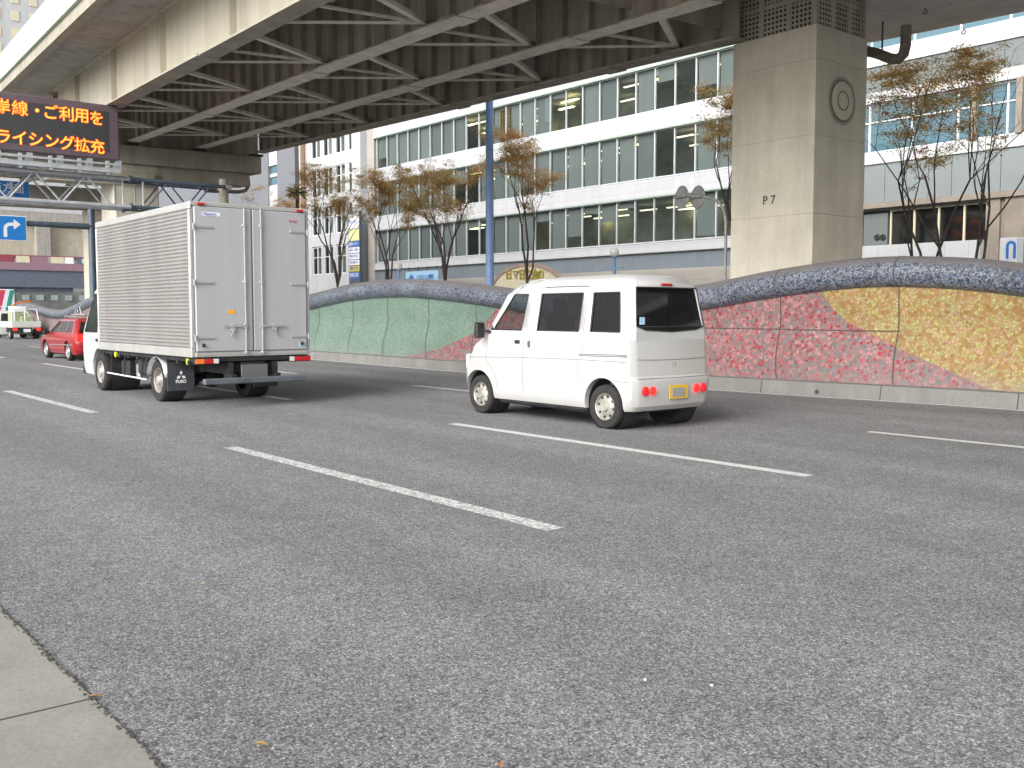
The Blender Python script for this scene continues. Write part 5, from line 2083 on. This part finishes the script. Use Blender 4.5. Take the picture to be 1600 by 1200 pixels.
for x in (.27, 3.62):
    MB().lathe([(0, -.05), (.035, -.045), (.05, -.01), (.05, .02), (.0, .03)], (x, .92, .70), (0, 1, 0), 14).build('side_marker', ['lime'], trk, smooth=50)
for x, yy, dual in ((1.64, .90, True), (4.62, .90, False)):
    for s_ in (1, -1):
        wheel(trk, x, s_ * yy, .345, .185, s_, 'steel_wheel', .60, dual)
# mudguards and flaps
for s_ in (1, -1):
    mg = MB()
    rows_ = []
    for k in range(11):
        a = R(10 + 16 * k)
        rows_.append([(1.64 + math.cos(a) * .42, s_ * .52, .345 + math.sin(a) * .385), (1.64 + math.cos(a) * .42, s_ * .935, .345 + math.sin(a) * .385)])
    mg.strip(rows_)
    mgo = mg.build('mudguard', ['silver'], trk, smooth=60, fix=False)
    md = mgo.modifiers.new('solid', 'SOLIDIFY')
    md.thickness = .012
for s_ in (1, -1):
    y0, y1 = sorted((s_ * .50, s_ * .94))
    fl_ = MB().cham(1.105, 1.125, y0, y1, .20, .66, .006).build('mud_flap', ['flap'], trk)
    # emblem: three diamonds meeting at a point, and lettering below
    em = MB()
    cy2, cz3 = s_ * .72, .44
    for a in (PI / 2, PI / 2 + 2 * PI / 3, PI / 2 + 4 * PI / 3):
        u_ = Vector((0, math.cos(a), math.sin(a)))
        v_ = Vector((0, -math.sin(a), math.cos(a)))
        c_ = Vector((1.101, cy2, cz3))
        em.add([c_ + u_ * .008, c_ + u_ * .045 + v_ * .026, c_ + u_ * .085, c_ + u_ * .045 - v_ * .026], [(0, 1, 2, 3)])
    em.build('emblem', ['white_mark'], fl_, fix=False)
    text('flap_lettering', 'FUSO', .07, (1.101, cy2 + .09, .325), (0, -1, 0), (0, 0, 1), 'white_mark', fl_, .0005, .002, 1.0)
# cab
CXR = [(.30, 4.60), (1.4, 4.60), (1.85, 4.64), (2.0, 4.72)]
CXF = [(.28, 5.68), (.45, 5.74), (.95, 5.72), (1.12, 5.66), (1.80, 5.22), (1.92, 5.13), (2.0, 5.0)]
CHW = [(.28, .88), (.5, .905), (1.1, .905), (1.8, .83), (1.92, .77), (2.0, .66)]


def clev(z, dv):
    return (z, lin(z, CXR), lin(z, CXF), lin(z, CHW), dv)


cl = []
for z in (.28, .40, .70, .95, 1.08, 1.20, 1.50, 1.78, 1.86, 1.93, 1.99):
    t = max(0, min(1, (z - 1.08) / .7))
    cl.append(clev(z, (4.72 + .03 * t + max(0, z - 1.9) * .6, 5.48 - .38 * t - max(0, z - 1.8) * .5)))
cab, gl = shell(cl, 'cab', 'cab_white', trk, holes=[(5, 4, 7, 1), (8, 4, 7, 1)], cr=.07, smooth=35, nose=.04)
cut(cab, [cyl_cutter(4.64, .3, 1.2, .36, .43), cyl_cutter(4.64, -1.2, -.3, .36, .43)])
cab.data.polygons.foreach_set('use_smooth', [True] * len(cab.data.polygons))
cab.data.set_sharp_from_angle(angle=R(35))
glass_parts(gl, trk, ['glass_dark', 'glass_clear'], {'front_col': 8, (1, True): 'door_window', (1, False): 'door_window', (1, 8): 'windscreen'}, (5.0, 0, 1.4))
wf = MB()
chw = lambda z: lin(z, CHW)
for s_ in (1, -1):
    q_ = side_line([(4.72, 1.08), (5.48, 1.08), (5.12, 1.78), (4.75, 1.78), (4.72, 1.08)], chw, s_, .03, .003)
    wf.add(q_.v, q_.f)
    q_ = side_line([(4.67, 1.85), (4.67, .75), (4.78, .60), (5.2, .5)], chw, s_, .008, .002)
    wf.add(q_.v, q_.f)
wf.build('window_seal', ['black'], trk, fix=False)
wf = MB()
for s_ in (1, -1):
    y0, y1 = sorted((s_ * .895, s_ * .925))
    wf.cham(4.70, 4.80, y0, y1, .90, .96, .008)
wf.build('door_handle', ['black'], trk)
MB().cham(4.62, 5.1, -.66, .66, 1.86, 2.10, .07).build('roof_fairing', ['cab_white'], trk)
mb = MB()
for s_ in (-1,):
    mb.tube([(5.35, s_ * .84, 1.5), (5.45, s_ * .98, 1.55), (5.45, s_ * 1.0, 1.1)], .012, 6)
    mb.cham(5.42, 5.47, s_ * 1.0 - .08, s_ * 1.0 + .08, 1.15, 1.5, .02)
mb.build('side_mirror', ['black'], trk)
MB().cham(5.5, 5.78, -.88, .88, .26, .42, .03).build('front_bumper', ['black'], trk)
for s_ in (1, -1):
    MB().lathe([(0, 0), (.424, 0), (.424, .5)], (4.64, s_ * .295, .36), (0, s_, 0), 30).build('arch_liner', ['chassis'], trk, fix=False)

# ---- red wagon ahead
car = thing('red_car', (-30.75, 9.27, 0), 'red estate car with a roof rack and lit brake lamps, ahead of the box truck', 'car', rz=PI, world=False)
car.scale = (.95, .92, .88)
RHW = [(.22, .76), (.35, .81), (.62, .84), (.85, .835), (.95, .815), (1.36, .66), (1.42, .60), (1.46, .48)]
RXR = [(.22, .16), (.35, .03), (.60, .0), (.85, .06), (.95, .10), (1.36, .40), (1.42, .52), (1.46, .75)]
RXF = [(.22, 4.20), (.35, 4.28), (.55, 4.30), (.70, 4.20), (.82, 3.65), (.92, 3.30), (.95, 3.20), (1.36, 2.35), (1.42, 2.15), (1.46, 1.9)]
rlev = lambda z, dv=(): (z, lin(z, RXR), lin(z, RXF), lin(z, RHW), dv)
cb_, _ = shell([rlev(z) for z in (.22, .28, .35, .50, .62, .72, .82, .90)], 'lower_body', 'red_paint', car, cr=.16, smooth=32)
cut(cb_, [cyl_cutter(x, a, b_, .31, .37) for x in (.93, 3.48) for a, b_ in ((.45, 1.1), (-1.1, -.45))])
cb_.data.polygons.foreach_set('use_smooth', [True] * len(cb_.data.polygons))
cb_.data.set_sharp_from_angle(angle=R(32))
cl = []
for z in (.90, .96, 1.15, 1.34, 1.40, 1.44, 1.46):
    t = (min(z, 1.36) - .96) / .4
    a = (.42, 1.05, 1.12, 1.95, 2.02, 2.95)
    b_ = (.62, 1.10, 1.16, 1.85, 1.92, 2.22)
    dv = tuple(p_ + (q_ - p_) * t for p_, q_ in zip(a, b_))
    if z > 1.36:
        k = (z - 1.36) / .1
        lo_, hi_ = dv[0] + .28 * k, dv[-1] - .35 * k
        dv = tuple(lo_ + (hi_ - lo_) * (d - dv[0]) / (dv[-1] - dv[0]) for d in dv)
    cl.append(rlev(z, dv))
up, gl = shell(cl, 'upper_body', 'red_paint', car, holes=[(5, 1, 3, 0), (7, 1, 3, 0), (9, 1, 3, 1), (0, 1, 3, 0), (14, 1, 3, 1)], cr=.10, smooth=40)
glass_parts(gl, car, ['glass_dark', 'glass_clear'], {'front_col': 14, (0, 0): 'rear_window', (1, 14): 'windscreen', (1, True): 'front_door_window', (1, False): 'front_door_window'})
for x in (.93, 3.48):
    for s_ in (1, -1):
        wheel(car, x, s_ * .81, .315, .19, s_, 'silver', .72)
for s_ in (1, -1):
    y0, y1 = sorted((s_ * .56, s_ * .80))
    MB().cham(-.01, .22, y0, y1, .68, .90, .03).build('tail_lamp', ['red_lamp'], car)
    MB().cham(2.88, 3.0, s_ * .93 - .1, s_ * .93 + .1, .88, 1.02, .03).build('side_mirror', ['black'], car)
MB().cham(-.02, .0, -.26, .26, .42, .58, .004).build('number_plate', ['sign_white'], car)
q_ = side_line([(.3, .55), (1.3, .54), (2.5, .52), (3.0, .50)], lambda z: lin(z, RHW), 1, .03, .006)
q_.build('side_moulding', ['silver'], car, fix=False)
q_ = side_line([(1.12, .95), (1.12, .45), (1.3, .26)], lambda z: lin(z, RHW), 1, .01, .004)
q2 = side_line([(1.98, .95), (1.99, .28)], lambda z: lin(z, RHW), 1, .01, .004)
q_.add(q2.v, q2.f)
q_.build('door_seam', ['seam'], car, fix=False)
rk = MB()
for s_ in (1, -1):
    rk.tube([(.7, s_ * .56, 1.44), (.8, s_ * .56, 1.50), (2.0, s_ * .56, 1.50), (2.1, s_ * .56, 1.44)], .018, 6)
for x in (.95, 1.8):
    rk.tube([(x, -.62, 1.53), (x, .62, 1.53)], .02, 6)
rk.tube([(.7, .3, 1.57), (2.2, .3, 1.57)], .025, 6)
rk.tube([(1.1, .3, 1.57), (1.25, .3, 1.85), (1.05, .32, 1.9)], .02, 6)
rk.tube([(1.25 + .0 * a, .3, 1.57) if False else (1.6 + .16 * math.cos(a), .3, 1.66 + .07 * math.sin(a)) for a in [2 * PI * k / 12 for k in range(13)]], .02, 6)
rk.build('roof_rack', ['silver'], car, smooth=50)
MB().cham(.3, 4.0, -.6, .6, .16, .3, .03).build('under_body', ['chassis'], car)

# ---- flatbed truck with machinery
lx = -59.0
fy = (onX(22, 520, lx).y + onX(62, 518, lx).y) / 2
ftk = thing('flatbed_truck', (lx, fy, 0), 'white dropside truck loaded with pale green machinery, tail lamps lit, far left', 'truck', rz=PI, world=False)
MB().cham(0, .05, -.9, .9, .85, 1.25, .01).cham(.05, 3.6, .86, .9, .85, 1.25, .01).cham(.05, 3.6, -.9, -.86, .85, 1.25, .01).box(.05, 3.6, -.86, .86, .8, .88).build('dropside_bed', ['cab_white'], ftk)
mb = MB()
mb.box(.1, 5.0, -.35, .35, .45, .8)
mb.box(-.05, 0, -.85, .85, .5, .58)
mb.build('chassis', ['chassis'], ftk)
for s_ in (1, -1):
    y0, y1 = sorted((s_ * .60, s_ * .84))
    MB().cham(-.08, 0, y0, y1, .62, .76, .01).build('tail_lamp', ['red_lamp'], ftk)
MB().box(-.09, -.07, -.22, .22, .50, .72).build('number_plate', ['sign_white'], ftk)
for x in (1.0, 4.4):
    for s_ in (1, -1):
        wheel(ftk, x, s_ * .85, .34, .2, s_)
tc2 = [(.28, 4.0, 5.1), (.9, 4.0, 5.15), (1.2, 4.0, 5.05), (1.8, 4.05, 4.7), (2.0, 4.15, 4.55)]
cab2, gl = shell([(z, a, b_, .84 - max(0, z - 1.1) * .12, (a + .15, b_ - .35)) for z, a, b_ in tc2], 'cab', 'cab_white', ftk, holes=[(5, 2, 3, 1), (8, 2, 3, 1), (0, 2, 3, 1)], cr=.07)
glass_parts(gl, ftk, ['glass_dark', 'glass_clear'], {'front_col': 8, (1, 0): 'rear_window', (1, 8): 'windscreen', (1, True): 'door_window', (1, False): 'door_window'}, (4.5, 0, 1.4))
fr2 = MB()
for y in (-.84, .84):
    fr2.tube([(.3, y * .98, 1.25), (.5, y * .9, 2.1)], .03, 6)
    fr2.tube([(3.5, y, 1.25), (3.5, y, 2.3)], .03, 6)
fr2.tube([(.5, -.76, 2.1), (.5, .76, 2.1)], .03, 6)
fr2.tube([(3.5, -.84, 2.3), (3.5, .84, 2.3)], .03, 6)
fr2.tube([(.4, .0, 1.25), (.45, .0, 2.1)], .025, 6)
fr2.build('load_frame', ['sign_white'], ftk, smooth=50)
ftk.scale = (.85, .82, .78)
mc = thing('load_machine', (lx - 1.3, fy, .69), 'pale green machine with pipes standing on the flatbed truck', 'machine', rz=PI, world=False)
mc.scale = (.85, .85, .85)
m_ = MB()
m_.cham(-.6, .5, -.65, .1, .0, .65, .04)
m_.cham(-.3, .6, -.1, .62, .0, .95, .04)
m_.lathe([(0, -.4), (.24, -.4), (.26, 0), (.24, .4), (0, .4)], (0, -.3, .82), (1, 0, 0), 16)
m_.build('housing', ['machine_green'], mc, smooth=40)
m_ = MB()
m_.tube([(-.4, -.6, .5), (-.5, -.2, 1.0), (-.4, .3, 1.2), (-.3, .6, .9)], .05, 8)
m_.tube([(-.6, .5, 0), (-.6, .5, 1.1)], .04, 8)
m_.cham(.6, .9, -.5, .5, .6, 1.3, .03)
m_.build('pipework', ['sign_white'], mc, smooth=40)
m_ = MB()
m_.tube([(-.3, .55, 1.35), (-.2, .1, 1.55), (-.2, -.6, 1.62)], .05, 8)
m_.build('hose', ['orange_lens'], mc, smooth=40)

# ---- striped box truck farther ahead
sx = -66.5
syr = onX(23, 470, sx).y
stt = thing('striped_box_truck', (sx, syr - 1.05, 0), 'white box truck with diagonal red and green stripes on its rear doors', 'truck', rz=PI, world=False)
zt_ = onX(12, 452, sx).z
MB().cham(0, 5, -1.05, 1.05, .9, zt_, .02).build('cargo_box', ['sign_white'], stt)
MB().box(0, 6.4, -.4, .4, .5, .9).build('chassis', ['chassis'], stt)
MB().cham(5.1, 6.6, -.95, .95, .5, 2.3, .1).build('cab', ['cab_white'], stt)
MB().cham(6.0, 6.62, -.85, .85, 1.35, 2.1, .05).build('windscreen', ['glass_dark'], stt)
for i, mt2 in enumerate(('orange_lens', 'red_stripe', 'sign_white', 'green_stripe')):
    a = -.05 - i * .25
    MB().prism([(a, zt_ - .05), (a - .26, zt_ - .05), (a - .26 + .45, .95), (a + .45, .95)], lambda p_, z, w: (-.012 + w, max(-1.04, min(1.04, p_)), z), 0, .009).build('stripe', [mt2], stt)
for x in (1.2, 5.6):
    for s_ in (1, -1):
        wheel(stt, x, s_ * .95, .38, .22, s_)

# ------------------------------------------------------------------ litter
random.seed(77)
for i, (u, v, lab, mt2) in enumerate(((318, 912, 'pale dry leaf on the asphalt, upper of the three near the gutter', 'leaf_tan'),
                                       (150, 1089, 'reddish dry leaf lying on the gutter edge', 'leaf_red'),
                                       (408, 1164, 'orange dry leaf on the asphalt at the bottom left', 'leaf_orange'),
                                       (782, 1196, 'small brown dry leaf at the bottom edge of the road', 'leaf_red'))):
    g = onG(u, v, .01)
    a = random.uniform(0, PI)
    ca_, sa_ = math.cos(a), math.sin(a)
    rows_ = []
    for k in range(7):
        t = k / 6
        w = .011 * math.sin(PI * (.08 + .88 * t))
        L = (t - .5) * .045
        rows_.append([(L * ca_ - s_ * w * sa_, L * sa_ + s_ * w * ca_, .002 + .004 * abs(s_) + .004 * math.sin(t * 4)) for s_ in (-1, 0, 1)])
    o = MB().strip(rows_).build('fallen_leaf', [mt2], None, smooth=80, fix=False)
    o.location = g
    tag(o, lab, 'leaf', 'dry leaves on the road')
for i, (u, v, lab) in enumerate(((1008, 1063, 'tiny white chip of litter on the near asphalt, left of the pair'), (1112, 1072, 'tiny white scrap of litter on the near asphalt, right of the pair'))):
    g = onG(u, v, .0)
    o = MB().cham(-.005, .005, -.004, .004, 0.0, .007, .001).build('litter', ['white_mark'], None)
    o.location = g
    o.rotation_euler = (0, 0, i * .8)
    tag(o, lab, 'litter')
